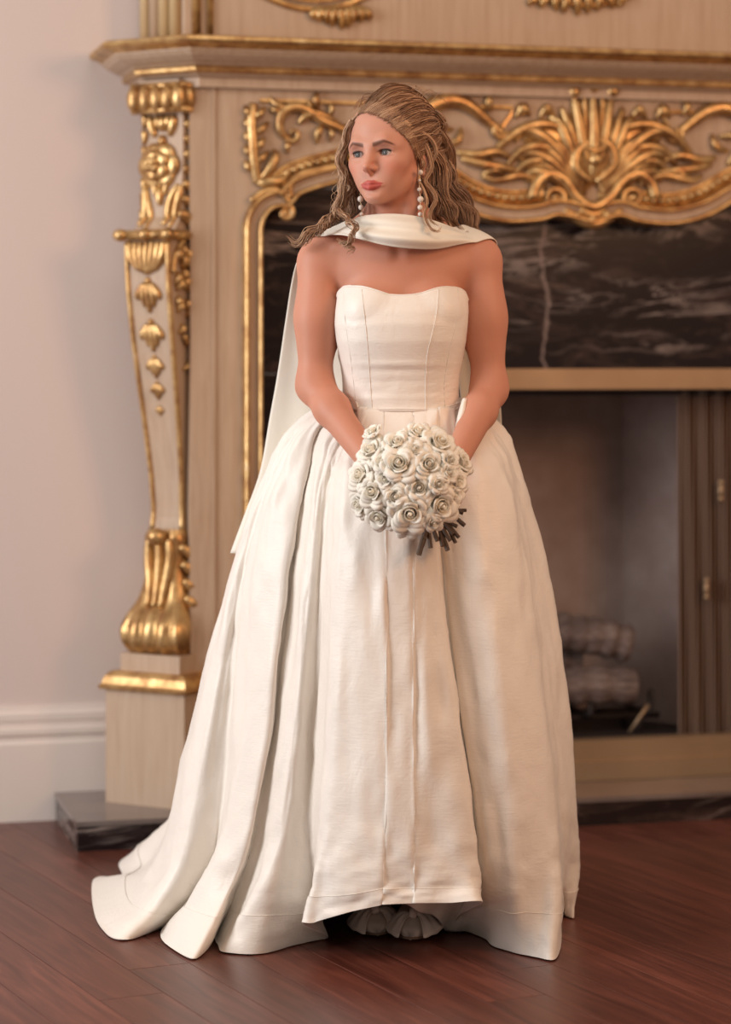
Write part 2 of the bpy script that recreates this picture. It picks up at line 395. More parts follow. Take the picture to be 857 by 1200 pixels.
# shelf line of beads over the arch
def archline(off, n0, n1, step):
    P = np.array([p for p in half]); T = np.gradient(P, axis=0); T /= np.linalg.norm(T, axis=1)[:, None]
    Q = P + np.stack([-T[:, 1], T[:, 0]], 1) * off
    d = np.r_[0, np.cumsum(np.linalg.norm(np.diff(Q, axis=0), axis=1))]
    s = np.arange(n0 * d[-1], n1 * d[-1], step)
    return np.stack([np.interp(s, d, Q[:, 0]), np.interp(s, d, Q[:, 1])], 1)
for mi in (0, 1):
    b = MB()
    for u, z in archline(0.066, 0.16, 0.88, 0.0215):
        b.ball(LU(2 * UM - u if mi else u, WF + 0.010, z), 0.0092, 8, 6)
    o = b.build('bead_row', MT['gold'], fp); tag(o, kind='stuff')
    Q = archline(0.066, 0.12, 0.89, 0.02); Q = np.array([(2 * UM - u if mi else u, z) for u, z in Q]); T_ = np.gradient(Q, axis=0); T_ /= np.linalg.norm(T_, axis=1)[:, None]; N_ = np.stack([-T_[:, 1], T_[:, 0]], 1)
    vv = [LU(*(lambda p, w: (p[0], w, p[1]))(Q[i] + N_[i] * o, w)) for i in range(len(Q)) for o, w in ((-.017, WF), (-.015, WF + .005), (.015, WF + .005), (.017, WF))]; mesh_obj('bead_band', vv, grid_faces(len(Q), 4), MT['gold'], fp)
    Q = archline(0.083, 0.12, 0.89, 0.02); Q = np.array([(2 * UM - u if mi else u, z) for u, z in Q])
    v_, f_ = tube([LU(u, WF + 0.004, z) for u, z in Q], 0.0055, 8); mesh_obj('arch_line', v_, f_, MT['gold'], fp)
# top border of the frieze panel
for mi in (0, 1):
    a, zt = UZ(304, 118, WF); bq, _ = UZ(600, 118, WF)
    P = [(a, zt), (bq, zt), (bq - 0.005, zt - 0.02), (bq - 0.03, zt - 0.055)]
    P = [(2 * UM - u if mi else u, z) for u, z in P]
    v_, f_ = tube([LU(u, WF + 0.003, z) for u, z in P], 0.006, 6); mesh_obj('panel_line', v_, f_, MT['gold'], fp, False)

# central shell
def sym(P): return [(2 * 693 - x, y) for x, y in P]
fan = [([(690, 214), (683, 180), (676, 140), (671, 112)], 7), ([(687, 216), (668, 180), (655, 148), (644, 136)], 7.5), ([(684, 220), (660, 188), (636, 162), (612, 153), (600, 162)], 8),
       ([(682, 226), (660, 204), (638, 186), (618, 180), (607, 186)], 7.5), ([(680, 232), (660, 216), (640, 204), (622, 202), (614, 210)], 7)]
for P, r in (([(690, 206), (668, 176), (640, 158), (612, 160)], 15), ([(688, 214), (660, 196), (634, 190), (616, 196)], 13), ([(690, 200), (678, 150), (676, 116)], 12), ([(688, 206), (664, 166), (650, 138)], 12), ([(684, 232), (668, 222), (650, 220)], 9)):
    for q in (P, sym(P)): gold('shell_backing', [carve(q, r, .001, .45, 10)])
fan += [([(689, 212), (676, 182), (664, 146), (657, 126)], 5.5), ([(686, 218), (664, 184), (644, 164), (626, 152)], 6), ([(684, 224), (660, 196), (640, 176), (618, 168)], 6), ([(682, 230), (660, 212), (640, 196), (620, 192)], 5.5)]
for P, r in fan:
    for q in (P, sym(P)):
        gold('shell_plume', [carve(q, r, None, 1.0), carve([(x + 3, y + 4) for x, y in q], r * .55, 0.004)])
gold('shell_plume', [carve([(693, 216), (694, 180), (694, 140), (693, 106)], 8, None, 1.1), carve([(686, 200), (684, 150), (683, 112)], 3.5, .014), carve([(701, 200), (703, 150), (704, 112)], 3.5, .014)])
for x in (671, 716, 693): gold('shell_knob', [knob(x, 108 if x != 693 else 103, 9, .012)])
for x, y, r in ((612, 128, 9), (640, 128, 7), (776, 130, 9), (748, 130, 7)): gold('shell_knob', [knob(x, y, r, .006), carve([(x - 8, y + 10), (x, y - 2), (x + 9, y + 8)], 4)])
gold('shell_heart', [carve([(690, 165), (674, 178), (672, 198), (690, 214)], 7, .022), carve([(694, 162), (712, 172), (716, 194), (696, 214)], 7, .022), knob(694, 188, 9, .026), carve([(680, 172), (694, 178), (708, 172)], 4, .03)])
gold('shell_ribbon', [carve([(622, 232), (628, 214), (644, 204), (660, 212), (674, 232), (693, 243), (712, 232), (728, 212), (744, 204), (760, 214), (766, 232)], 7.5, .016, 1, prof='line')])
for cx_, s in ((648, 1), (740, -1)):
    gold('volute', [carve(spiral(cx_, 232, 12, math.pi * (0.1 if s > 0 else 0.9), 1.4, -s), 5, .014, prof='taper'), knob(cx_, 232, 4.5, .018)])
gold('shell_pendant', [carve([(660, 246), (676, 256), (694, 262), (712, 256), (728, 246)], 8, .01), carve([(678, 246), (693, 252), (708, 246)], 6, .014), knob(693, 257, 6, .016), knob(676, 252, 5, .014), knob(710, 252, 5, .014)])
for s in (0, 1):
    gl = [[(700, 168), (726, 152), (752, 146), (776, 152), (798, 168), (812, 186)], [(716, 196), (736, 178), (758, 172), (778, 178), (792, 194)], [(724, 206), (746, 190), (768, 190), (784, 204)], [(748, 216), (776, 206), (806, 212), (822, 206)]]
    for P, r in zip(gl, (7, 6.5, 5.5, 5)):
        gold('acanthus_leaf', [carve(sym(P) if s else P, r, None, 1.0)])

# corner volute where the jamb meets the arch
for mi in (0, 1):
    P = [carve(spiral(333, 250, 9, -1.2, 1.2), 4.5, .02, prof='taper'), knob(333, 251, 4, .022), carve([(338, 232), (338, 219), (346, 208), (364, 201), (396, 195)], 4.5, .02, prof='line'), carve([(293, 236), (306, 226), (322, 223), (331, 228), (338, 238)], 4, .018, prof='line')]
    b = MB()
    for v_, f_ in P: b.add([(2 * UM - x if mi else x, y, z) for x, y, z in v_], f_)
    b.build('corner_volute', MT['gold'], fp)

# --- canted plinths and consoles
zc = [(1.852, -.06), (1.78, -.080), (1.65, -.080), (1.52, -.070), (1.485, -.040), (1.46, -.012), (1.42, -.012), (1.34, -.017), (1.21, -.037), (1.10, -.057), (1.0, -.076), (.88, -.095), (.78, -.102), (.70, -.09), (.60, -.072), (.436, -.07)]
zw = [(1.852, .060), (1.52, .058), (1.47, .064), (1.34, .063), (1.21, .061), (1.0, .053), (.80, .045), (.62, .052), (.436, .06)]
def dz(z): a = np.array(zc)[::-1]; return np.interp(z, a[:, 0], a[:, 1])
def wz(z): a = np.array(zw)[::-1]; return np.interp(z, a[:, 0], a[:, 1])
def ctube(P, r, sides=8, flat=1.0):
    """tube on the console: P = [(s, d, z)], r in m"""
    n = len(P); t = np.linspace(0, 1, n)
    return tube([cons(*p) for p in P], r if not callable(r) else r(t), sides, flat)
def onface(s, z, h=0.004): return (s, dz(z) + h, z)
leaf_r = lambda r: (lambda t: r * (0.25 + 0.75 * np.sin(np.pi * np.clip(.1 + .8 * t, 0, 1))))
for mi in (False, True):
    mirrored = mi
    cbox('plinth', -.117, .117, -.34, 0.0, HT, .352, MT['cream'])
    prof = [(0, .352), (.012, .352), (.014, .360), (.008, .366), (.002, .384), (-.006, .394), (-.014, .397), (-.05, .397)]
    c0 = Fm - .117 * ee; c1 = Fm + .117 * ee
    path = [tuple(c0 - .12 * mmn), tuple(c0), tuple(c1), tuple(c1 - .22 * mmn)]
    if mi: path = mirror(path)
    sweep_plan(path, prof, 'plinth_moulding', MT['gold'])
    cbox('plinth_cap', -.088, .088, -.34, -.022, .395, .440, MT['cream'])
    # console body: extruded S profile
    zs = np.linspace(.436, 1.86, 60); v = []
    for z in zs:
        for s, d in ((-wz(z), -.33), (-wz(z), dz(z)), (wz(z), dz(z)), (wz(z), -.33)): v.append(cons(s, d, z))
    f = [(i * 4 + j, i * 4 + j + 1, i * 4 + 5 + j, i * 4 + 4 + j) for i in range(len(zs) - 1) for j in range(3)]
    if mi: f = [tuple(reversed(q)) for q in f]
    con = mesh_obj('console', v, f, MT['cream'], fp, False)
    for sg in (-1, 1):      # gilded edge of the front
        z_ = np.linspace(.74, 1.46, 40); v_, f_ = ctube([(sg * (wz(z) - .003), dz(z) + .001, z) for z in z_], .007, 8); mesh_obj('edge_moulding', v_, f_, MT['gold'], con)
    # capital: bulging gadrooned roll
    b = MB()
    for k in range(5):
        s = -.066 + .033 * k; b.ball(cons(s, -.052, Z(113)), (.021, .021, .034), 12, 8)
    for d in (-.10, -.135, -.17): b.ball(cons(.076, d + .02, Z(113)), (.019, .019, .032), 12, 8)
    v_, f_ = ctube([(-.075, -.055, Z(127)), (.08, -.055, Z(127)), (.08, -.19, Z(127))], .009); b.add(v_, f_)
    v_, f_ = ctube([(-.078, -.055, Z(98)), (.08, -.055, Z(98)), (.08, -.19, Z(98))], .008); b.add(v_, f_)
    b.build('capital', MT['gold'], con)
    # open rose with overlapping petals
    def cball(s, d, z, rs, rd, rz, tilt=0.0, seg=12, ring=8):
        q = MB().ball((0, 0, 0), 1.0, seg, ring); ct, st_ = math.cos(tilt), math.sin(tilt)
        return [cons(s + x * rs * ct - zz * rz * st_, d + y * rd, z + x * rs * st_ + zz * rz * ct) for x, y, zz in q.v], q.f
    rc = np.array([-.008, dz(Z(192)), Z(192)])
    for ring, (nr, rr, ra, rb, hh) in enumerate(((6, .037, .024, .030, .008), (5, .024, .018, .022, .024), (3, .010, .013, .014, .036))):
        for k in range(nr):
            a = 2 * math.pi * k / nr + ring * .6
            v_, f_ = cball(rc[0] + rr * math.cos(a), rc[1] + hh, rc[2] + rr * math.sin(a), ra, .012, rb, a); mesh_obj('rosette_petal', v_, f_, MT['gold'], con)
    v_, f_ = ctube([(rc[0] + .012 * (1 - .7 * t) * math.cos(9 * t), rc[1] + .049, rc[2] + .012 * (1 - .7 * t) * math.sin(9 * t)) for t in np.linspace(0, 1, 20)], .0035, 6); mesh_obj('rosette_spiral', v_, f_, MT['gold'], con)
    # leaves above and below the rose, on the front
    for P, r in (([(0, 1.735), (.002, 1.755), (0, 1.776)], .017), ([(-.038, 1.776), (-.034, 1.752), (-.022, 1.722)], .013), ([(.034, 1.776), (.032, 1.752), (.022, 1.722)], .013), ([(-.018, 1.776), (-.014, 1.757), (-.008, 1.738)], .010), ([(.018, 1.776), (.015, 1.757), (.008, 1.738)], .010), ([(0, 1.725), (0, 1.710), (-.002, 1.70)], .013),
                 ([(-.050, 1.50), (-.045, 1.54), (-.048, 1.58), (-.054, 1.605)], .012), ([(-.028, 1.495), (-.030, 1.53), (-.040, 1.565), (-.046, 1.60)], .009), ([(.020, 1.50), (.024, 1.54), (.034, 1.575), (.050, 1.60)], .012), ([(.042, 1.495), (.046, 1.54), (.054, 1.575), (.058, 1.60)], .011), ([(-.006, 1.595), (-.004, 1.575), (-.002, 1.55)], .012), ([(-.03, 1.61), (-.022, 1.597), (-.016, 1.575)], .009), ([(.02, 1.61), (.014, 1.597), (.01, 1.575)], .009)):
        Q = cr(P, 6); v_, f_ = ctube([onface(s, z, .003) for s, z in Q], leaf_r(r), 8); mesh_obj('leaf', v_, f_, MT['gold'], con)
    for k, z in enumerate(np.linspace(1.52, 1.80, 8)):
        Q = cr([(-.061, z + .02), (-.053, z + .008), (-.056, z - .016)], 5); v_, f_ = ctube([onface(s, zz, .003) for s, zz in Q], leaf_r(.009), 7); mesh_obj('edge_leaf', v_, f_, MT['gold'], con)
    # acanthus running down the side face of the upper block
    for k, z in enumerate(np.linspace(1.50, 1.80, 9)):
        P = [(wz(z) + .002, dz(z) - .005, z + .03), (wz(z) + .008, dz(z) - .035, z + .018), (wz(z) + .004, dz(z) - .07, z - .012)]
        v_, f_ = ctube(cr(P, 5), leaf_r(.015), 8); mesh_obj('side_leaf', v_, f_, MT['gold'], con)
    z_ = np.linspace(1.49, 1.80, 20); v_, f_ = ctube([(wz(z), dz(z) - .085, z) for z in z_], .009); mesh_obj('side_stem', v_, f_, MT['gold'], con)
    # ledge roll and its lobes
    b = MB(); v_, f_ = ctube([(-.074, -.008, Z(275)), (.070, -.008, Z(275)), (.072, -.10, Z(275))], .013, 10); b.add(v_, f_)
    for s in (-.074, 0, .066): b.ball(cons(s, -.002, Z(275)), (.02, .02, .016), 12, 8)
    b.build('ledge', MT['gold'], con)
    # fan leaf beneath the ledge
    for k in range(-3, 4):
        Q = cr([(k * .017, Z(283)), (k * .0155, Z(300)), (k * .008, Z(316 + 6 * (3 - abs(k)) / 3))], 5)
        v_, f_ = ctube([onface(s, z, .006) for s, z in Q], leaf_r(.011), 8); mesh_obj('fan_leaf', v_, f_, MT['gold'], con)
    # husks down the front
    for py, r in ((346, .030), (393, .028), (430, .020), (458, .016), (482, .009)):
        b = MB(); z0 = Z(py)
        for dx in (-1.15, -.6, 0, .6, 1.15):
            Q = cr([(dx * r * .3, z0 + r * 1.0), (dx * r * .8, z0 + r * .15), (dx * r * (.9 if abs(dx) > 1 else .6), z0 - r * (.35 if abs(dx) > 1 else .95) - (r * .45 if dx == 0 else 0))], 5); v_, f_ = ctube([onface(s, z, .004) for s, z in Q], leaf_r(r * .34), 8); b.add(v_, f_)
        b.ball(cons(*onface(0, z0 + r * 1.2, .003)), r * .3, 8, 6)
        b.build('husk', MT['gold'], con)
    # fruit and leaf swag on the side face
    rr = random.Random(3)
    for py, r, n in ((300, .030, 6), (330, .028, 6), (360, .024, 5), (392, .020, 4), (420, .016, 3), (448, .013, 3), (466, .009, 2)):
        for k in range(n):
            z = Z(py) + rr.uniform(-.02, .02); d = dz(z) - .055 + rr.uniform(-r, r)
            v_, f_ = ctube(cr([(wz(z) - .002, d, z + r * .5), (wz(z) + .010, d + rr.uniform(-.01, .01), z), (wz(z), d + rr.uniform(-.014, .014), z - r * .6)], 4), leaf_r(r * .38), 7); mesh_obj('swag_leaf', v_, f_, MT['gold'], con)
    z_ = np.linspace(1.38, 1.47, 14); v_, f_ = ctube([(wz(z) + .003, dz(z) - .012 - .05 * ((z - 1.38) / .09) ** 2, z) for z in z_], .008); mesh_obj('side_scroll', v_, f_, MT['gold'], con)
    # foot: lobed volute with leaf shaft
    zf = np.array([Z(p) for p in (622, 634, 655, 680, 705, 722, 735, 750, 764, 771)]); df = np.array([-.070, -.062, -.066, -.062, -.048, -.022, -.006, -.004, -.022, -.050]); hw = np.array([.050, .056, .052, .056, .066, .078, .084, .084, .078, .070])
    rows = cr(np.stack([zf, df, hw], 1), 4); v = []; lob = np.linspace(-1, 1, 41)
    for z, d, h in rows:
        lb = np.clip((Z(700) - z) / .08, 0, 1)
        for s in lob: v.append(cons(s * h, d - .012 * (abs(s) ** 4) - .010 * lb * (1 - abs(math.cos(s * math.pi * 2.0))) - .006 * (1 - lb) * (1 - abs(math.cos(s * math.pi * 1.5))), z))
    nl = len(lob)
    for z, d, h in rows: v.append(cons(-h * .9, -.2, z)); v.append(cons(h * .9, -.2, z))
    f = grid_faces(len(rows), nl); base = len(rows) * nl
    for i in range(len(rows) - 1):
        f.append((i * nl, (i + 1) * nl, base + 2 * i + 2, base + 2 * i)); f.append((i * nl + nl - 1, base + 2 * i + 1, base + 2 * i + 3, (i + 1) * nl + nl - 1))
    foot = mesh_obj('foot_scroll', v, f, MT['gold'], con)
    if mi: foot.data.flip_normals()
    for sg, zz in ((1, 0), (1, 1), (1, 2), (1, 3)):
        z = Z(655 + 20 * zz); P = [(.055 + .005 * zz, -.075, z + .03), (.066 + .004 * zz, -.10, z + .01), (.062 + .004 * zz, -.145, z - .012)]
        v_, f_ = ctube(cr(P, 5), leaf_r(.016), 8); mesh_obj('foot_leaf', v_, f_, MT['gold'], con)
    for k in (-1, 0, 1):
        Q = cr([(k * .03, Z(632)), (k * .032, Z(655)), (k * .022, Z(690)), (k * .02, Z(712))], 5)
        v_, f_ = ctube([(s, np.interp(z, zf[::-1], df[::-1]) + .003, z) for s, z in Q], leaf_r(.013), 8); mesh_obj('foot_leaf', v_, f_, MT['gold'], con)
    b = MB().ball(cons(0, -.05, Z(630)), (.026, .026, .022), 10, 8); b.build('foot_knob', MT['gold'], con)
mirrored = False

# --- entablature: breaks out over the canted consoles
base = [(.324, .0), (.324, .198), (.446, .320)]
path = base + mirror(base)
sweep_plan(path, [(-.1, 1.84), (-.028, 1.84), (-.028, 1.862), (-.012, 1.866), (.0, 1.875)], 'cornice_bed', MT['cream'])
sweep_plan(path, [(-.02, 1.872), (.004, 1.872), (.012, 1.876), (.014, 1.884), (.006, 1.889), (.004, 1.892)], 'cornice_bead', MT['gold'])
sweep_plan(path, [(.0, 1.888), (.010, 1.889), (.018, 1.894), (.032, 1.899), (.052, 1.909), (.064, 1.920), (.066, 1.926)], 'cornice_cove', MT['cream'])
sweep_plan(path, [(.05, 1.924), (.068, 1.924), (.074, 1.928), (.092, 1.934), (.098, 1.941), (.096, 1.948), (.086, 1.953), (-.32, 1.953)], 'cornice_edge', MT['gold'])

# --- overmantel (its foot is in the picture)
MT['palegold'] = mat('pale_worn_gold', (0.66, 0.50, 0.29), .45, .35)
om = empty('overmantel_panel', (*W0, 0), AL)
tag(om, 'cream panelled overmantel with gilded mouldings standing on the fireplace cornice', 'panel')
ob = [(.355, .004), (.355, .10), (.44, .185)]; opath = ob + mirror(ob)
sweep_plan(opath, [(0, 1.954), (0, 2.6)], 'panel_body', MT['cream'], om)
for mi in (0, 1):
    d = np.array(ob[2]) - np.array(ob[1]); d = d / np.linalg.norm(d); nn = np.array([-d[1], d[0]])
    for k, (t, r, g_) in enumerate(((.006, .014, 1), (.036, .016, 0), (.064, .016, 1), (.096, .015, 1))):
        q = np.array(ob[1]) + d * t + nn * .006; u = 2 * UM - q[0] if mi else q[0]
        v_, f_ = tube([LU(u, q[1], 1.955), LU(u, q[1], 2.6)], r, 12, 1, (1, 0, 0)); mesh_obj('fluted_pilaster', v_, f_, MT['palegold' if g_ else 'cream'], om)
    for (t, r) in ((.030, .012), (.065, .009)):
        u = ob[2][0] + t; u = 2 * UM - u if mi else u
        v_, f_ = tube([LU(u, .188, 1.955), LU(u, .188, 2.6)], r, 10, 1, (1, 0, 0)); mesh_obj('panel_moulding', v_, f_, MT['gold'], om)
WF_keep = WF; WF = .186
def arc(x0, x1, y0, sag, n=14): return [(x0 + (x1 - x0) * t, y0 + sag * (1 - (2 * t - 1) ** 2)) for t in np.linspace(0, 1, n)]
gold('cartouche_moulding', [carve(arc(270, 470, -34, 45), 4.5, .004, prof='line', n=2)], om)
gold('cartouche_moulding', [carve(arc(285, 455, -32, 33), 3, .004, prof='line', n=2)], om)
gold('cartouche_moulding', [carve(arc(590, 790, -40, 46), 4, .004, prof='line', n=2)], om)
gold('cartouche_moulding', [carve(arc(838, 1010, -34, 42), 4.5, .004, prof='line', n=2)], om)
for cx_, w_, yy in ((398, 32, 16), (675, 52, 0)):
    rr = random.Random(cx_)
    for k in range(9):
        t = (k - 4) / 4; x = cx_ + t * w_
        gold('cartouche_leaf', [carve([(x * .7 + cx_ * .3, yy - 8), (x, yy + 1), (x + rr.uniform(-6, 6), yy + 6 + 12 * (1 - abs(t)))], 5.5)], om)
WF = WF_keep

# --- hearth
hearth = empty('marble_hearth', (*W0, 0), AL)
tag(hearth, 'low black veined marble hearth slab under the fireplace plinths', 'hearth')
hu0, hu1, hw_ = .138, 2 * UM - .138, .436
MB().box((hu0, -hw_, 0), (hu1, -.03, HT - .012)).build('slab', MT['marble'], hearth, False)
MT['hearth_top'] = m = mat('grey_polished_stone', (0.15, 0.115, 0.105), 0.12)
v = coords(m); lk(m, ramp(m, noise(m, v, 5, 5, .6, .6), [(.35, (.10, .075, .068)), (.7, (.19, .15, .135))]), bsdf(m).inputs['Base Color'])
MB().box((hu0 - .004, -hw_ - .004, HT - .012), (hu1 + .004, -.03, HT)).build('slab_top', MT['hearth_top'], hearth, False)

# --- insert: marble slips, brass frame, firebox
ins = empty('fireplace_insert', (*W0, 0), AL)
tag(ins, 'dark marble fireplace insert with a brass framed firebox opening', 'fireplace')
us0, us1 = .60, 2 * UM - .60; ub0 = .86; ub1 = 2 * UM - ub0
zb1, zb0 = UZ(700, 432, .215)[1], UZ(700, 456, .215)[1]
zl1, zl0 = UZ(700, 868, .215)[1], HT + .001
MB().box((us0, -.20, zb1 - .012), (us1, -.13, 1.60)).build('marble_slip', MT['marble'], ins, False)
MB().box((us0, -.20, HT + .001), (ub0, -.13, zb1 - .013)).build('marble_slip', MT['marble'], ins, False)
MB().box((ub1, -.20, HT + .001), (us1, -.13, zb1 - .013)).build('marble_slip', MT['marble'], ins, False)
MB().box((ub0, -.215, zb0), (ub1, -.16, zb1)).build('brass_bar', MT['brass'], ins, False)
MB().box((ub0, -.215, zl0), (ub1, -.16, zl0 + .050)).build('brass_bar', MT['brass'], ins, False)
MB().box((ub0 + .02, -.205, zl0 + .050), (ub1 - .02, -.16, zl1)).build('brass_bar', MT['brass'], ins, False)
for a in (ub0, ub1 - .05): MB().box((a, -.214, zl1), (a + .05, -.16, zb0)).build('brass_bar', MT['brass'], ins, False)
# firebox lining: back and two splayed sides
wb = -.26; c0 = UZ(688, 700, wb)[0] ; c0 = 1.30; c1 = 2 * UM - c0 + .12
q = [(ub0 + .05, .15), (c0, wb), (c1, wb), (ub1 - .05, .15)]
for i, nm in enumerate(('side_panel', 'fireback', 'side_panel')):
    (ua, wa), (ub_, wb_) = q[i], q[i + 1]
    mesh_obj(nm, [LU(ua, wa, .10), LU(ub_, wb_, .10), LU(ub_ + (0.05 if i == 0 else 0), wb_, 1.16), LU(ua, wa, 1.16)], [(0, 1, 2, 3)], MT['brick'], ins, False)
mesh_obj('firebox_floor', [LU(q[0][0], .15, .16), LU(q[3][0], .15, .16), LU(c1, wb, .16), LU(c0, wb, .16)], [(0, 1, 2, 3)], MT['iron'], ins, False)
mesh_obj('firebox_roof', [LU(q[0][0], .2, 1.15), LU(q[3][0], .2, 1.15), LU(c1, wb, 1.15), LU(c0, wb, 1.15)], [(0, 1, 2, 3)], MT['iron'], ins, False)
# gathered bronze mesh curtain on the right with two brass pulls
uc0 = UZ(797, 600, .13)[0]; uc1 = UZ(857, 600, .13)[0] + .01; n = 120; v = []
for z in np.linspace(zl1 - .02, zb0 + .01, 10):
    for i in range(n):
        t = i / (n - 1); v.append(LU(uc0 + (uc1 - uc0) * t, .115 + .007 * math.sin(t * 82 + .6 * math.sin(t * 9)) + .004 * math.sin(z * 5 + t * 20), z))
mc = mesh_obj('mesh_curtain', v, grid_faces(10, n), MT['chain'], ins)
for x, y in ((845, 575), (828, 690)):
    u, z = UZ(x, y, .14); b = MB(); v_, f_ = tube([LU(u, .138, z - .028), LU(u, .142, z), LU(u, .138, z + .028)], [.006, .009, .006], 8); b.add(v_, f_); b.ball(LU(u, .142, z + .022), .009); b.ball(LU(u, .142, z - .022), .009)
    b.build('brass_pull', MT['brass'], mc)
v_, f_ = tube([LU(ub0 + .05, .115, zb0 - .012), LU(ub1 - .05, .115, zb0 - .012)], .006, 8); mesh_obj('curtain_rod', v_, f_, MT['iron'], ins)

# --- logs on a grate
def worldUW(px, py, w): u, z = UZ(px, py, w); return np.array([*uw(u, w), z])
def log(label, p0, p1, r, seed):
    rr = random.Random(seed); P = np.array([p0 + (p1 - p0) * t for t in np.linspace(0, 1, 24)]); P[:, 2] += np.sin(np.linspace(0, 3, 24)) * r * .12
    ax = (p1 - p0) / np.linalg.norm(p1 - p0); c = (p0 + p1) / 2
    R = [r * (1 + .07 * math.sin(5 * i * .3 + seed) + rr.uniform(-.04, .04)) for i in range(24)]
    yaw = math.atan2(ax[1], ax[0]); Q = (P - c) @ np.array(Matrix.Rotation(yaw, 3, 'Z'))
    v_, f_ = tube(Q, R, 16, 1, (0, 0, 1)); caps = f_[-2:]; root = mesh_obj('log', v_, f_[:-2], MT['log']); root.location = c; root.rotation_euler = (0, 0, yaw)
    for cp in caps: mesh_obj('log_end', [v_[i] for i in cp], [tuple(range(len(cp)))], MT['logend'], root, False)
    tag(root, label, 'log', 'logs in the firebox')
    return root
log('grey split log lying topmost in the dark firebox', worldUW(640, 738, .0), worldUW(738, 756, .03), .050, 1)
log('thick pale log lying lowest at the front of the grate', worldUW(600, 808, .02), worldUW(742, 805, .03), .050, 2)
log('log half hidden behind the skirt beneath the topmost log', worldUW(560, 768, -.1), worldUW(680, 772, -.06), .045, 5)
gr = empty('fire_grate', (*uw(1.42, .02), .16), AL); tag(gr, 'black iron grate carrying the logs in the firebox', 'grate')
for k in range(5):
    x = -.36 + k * .17
    v_, f_ = tube(cr([(x, -.02, .12), (x, -.02, .07), (x, .0, .055), (x, .15, .055), (x, .17, .07), (x, .17, .14)], 4), .009, 8); mesh_obj('grate_bar', v_, f_, MT['iron'], gr)
for y in (.02, .13): v_, f_ = tube([(-.40, y, .045), (.36, y, .045)], .009, 8); mesh_obj('cross_bar', v_, f_, MT['iron'], gr)
for x in (-.34, .30):
    for y in (.02, .13): v_, f_ = tube([(x, y, .045), (x, y, 0.001)], .009, 8); mesh_obj('leg', v_, f_, MT['iron'], gr)
pk = worldUW(738, 858, .10); pk2 = worldUW(760, 826, .10)
v_, f_ = tube([pk - pk, (pk2 - pk) * .6, pk2 - pk], [.004, .005, .006], 8); o = mesh_obj('fire_poker', v_, f_, MT['brass']); o.location = pk
tag(o, 'short thin metal poker leaning beside the logs', 'poker')
# ================================================================ PERSON: body as one continuous surface from a signed distance field
YB = 4.90
E0 = W(457.5, 180, 4.885)                            # middle of the head at eye height
PSI = math.radians(28)
hF = np.array([-math.sin(PSI), -math.cos(PSI), 0.0]); hL = np.array([math.cos(PSI), -math.sin(PSI), 0.0]); hU = np.array([0, 0, 1.0])
ROLL = math.radians(2.0)
hL, hU = hL * math.cos(ROLL) + hU * math.sin(ROLL), hU * math.cos(ROLL) - hL * math.sin(ROLL)
def H(l, f, u): return E0 + l * hL + f * hF + u * hU     # head frame: l to her left, f forward, u up
OPS = []                                             # (kind, data, k, op, lo, hi)
def _bb(pts, r): P = np.array(pts); return P.min(0) - r, P.max(0) + r
def cone(a, b, r1, r2, k=0.01, op='u'):
    a, b = np.array(a, float), np.array(b, float); lo, hi = _bb([a, b], max(r1, r2)); OPS.append(('c', (a, b, r1, r2), k, op, lo, hi))
def ell(c, r, k=0.01, op='u', R=None):
    """ellipsoid; R: 3 axis vectors as rows (default head axes l, f, u reversed to world when None)"""
    c = np.array(c, float); r = np.array(r, float); R = np.eye(3) if R is None else np.array(R); OPS.append(('e', (c, r, R), k, op, c - r.max(), c + r.max()))
HR = np.array([hL, hF, hU])
def hell(l, f, u, r, k=0.01, op='u'): ell(H(l, f, u), r, k, op, HR)
def hcone(a, b, r1, r2, k=0.01, op='u'): cone(H(*a), H(*b), r1, r2, k, op)

def prim(kind, d, x, y, z):
    if kind == 'c':
        a, b, r1, r2 = d; e = b - a; L2 = e @ e
        t = np.clip(((x - a[0]) * e[0] + (y - a[1]) * e[1] + (z - a[2]) * e[2]) / L2, 0, 1)
        return np.sqrt((x - a[0] - t * e[0]) ** 2 + (y - a[1] - t * e[1]) ** 2 + (z - a[2] - t * e[2]) ** 2) - (r1 + (r2 - r1) * t)
    c, r, R = d; x, y, z = x - c[0], y - c[1], z - c[2]
    p = [(R[i][0] * x + R[i][1] * y + R[i][2] * z) for i in range(3)]
    k0 = np.sqrt(sum((p[i] / r[i]) ** 2 for i in range(3))); k1 = np.sqrt(sum((p[i] / r[i] ** 2) ** 2 for i in range(3))) + 1e-9
    return k0 * (k0 - 1) / k1
def combine(F, d, k, op):
    if op == 'u':
        h = np.clip(0.5 + 0.5 * (F - d) / k, 0, 1); return F + (d - F) * h - k * h * (1 - h)
    h = np.clip(0.5 - 0.5 * (F + d) / k, 0, 1); return F + (-d - F) * h + k * h * (1 - h)
def sdf(P):
    P = np.atleast_2d(P); F = np.full(len(P), 0.3)
    for kind, d, k, op, lo, hi in OPS:
        F = combine(F, prim(kind, d, P[:, 0], P[:, 1], P[:, 2]), k, op)
    return F
def push_out(P, margin, it=4):
    """moves points to at least 'margin' outside the body"""
    P = np.array(P, float); e = 0.002
    for _ in range(it):
        d = sdf(P); m = d < margin
        if not m.any(): break
        Q = P[m]; g = np.stack([sdf(Q + np.eye(3)[i] * e) - sdf(Q - np.eye(3)[i] * e) for i in range(3)], 1)
        g /= np.linalg.norm(g, axis=1)[:, None] + 1e-9
        P[m] = Q + g * (margin - d[m])[:, None] * 1.02
    return P

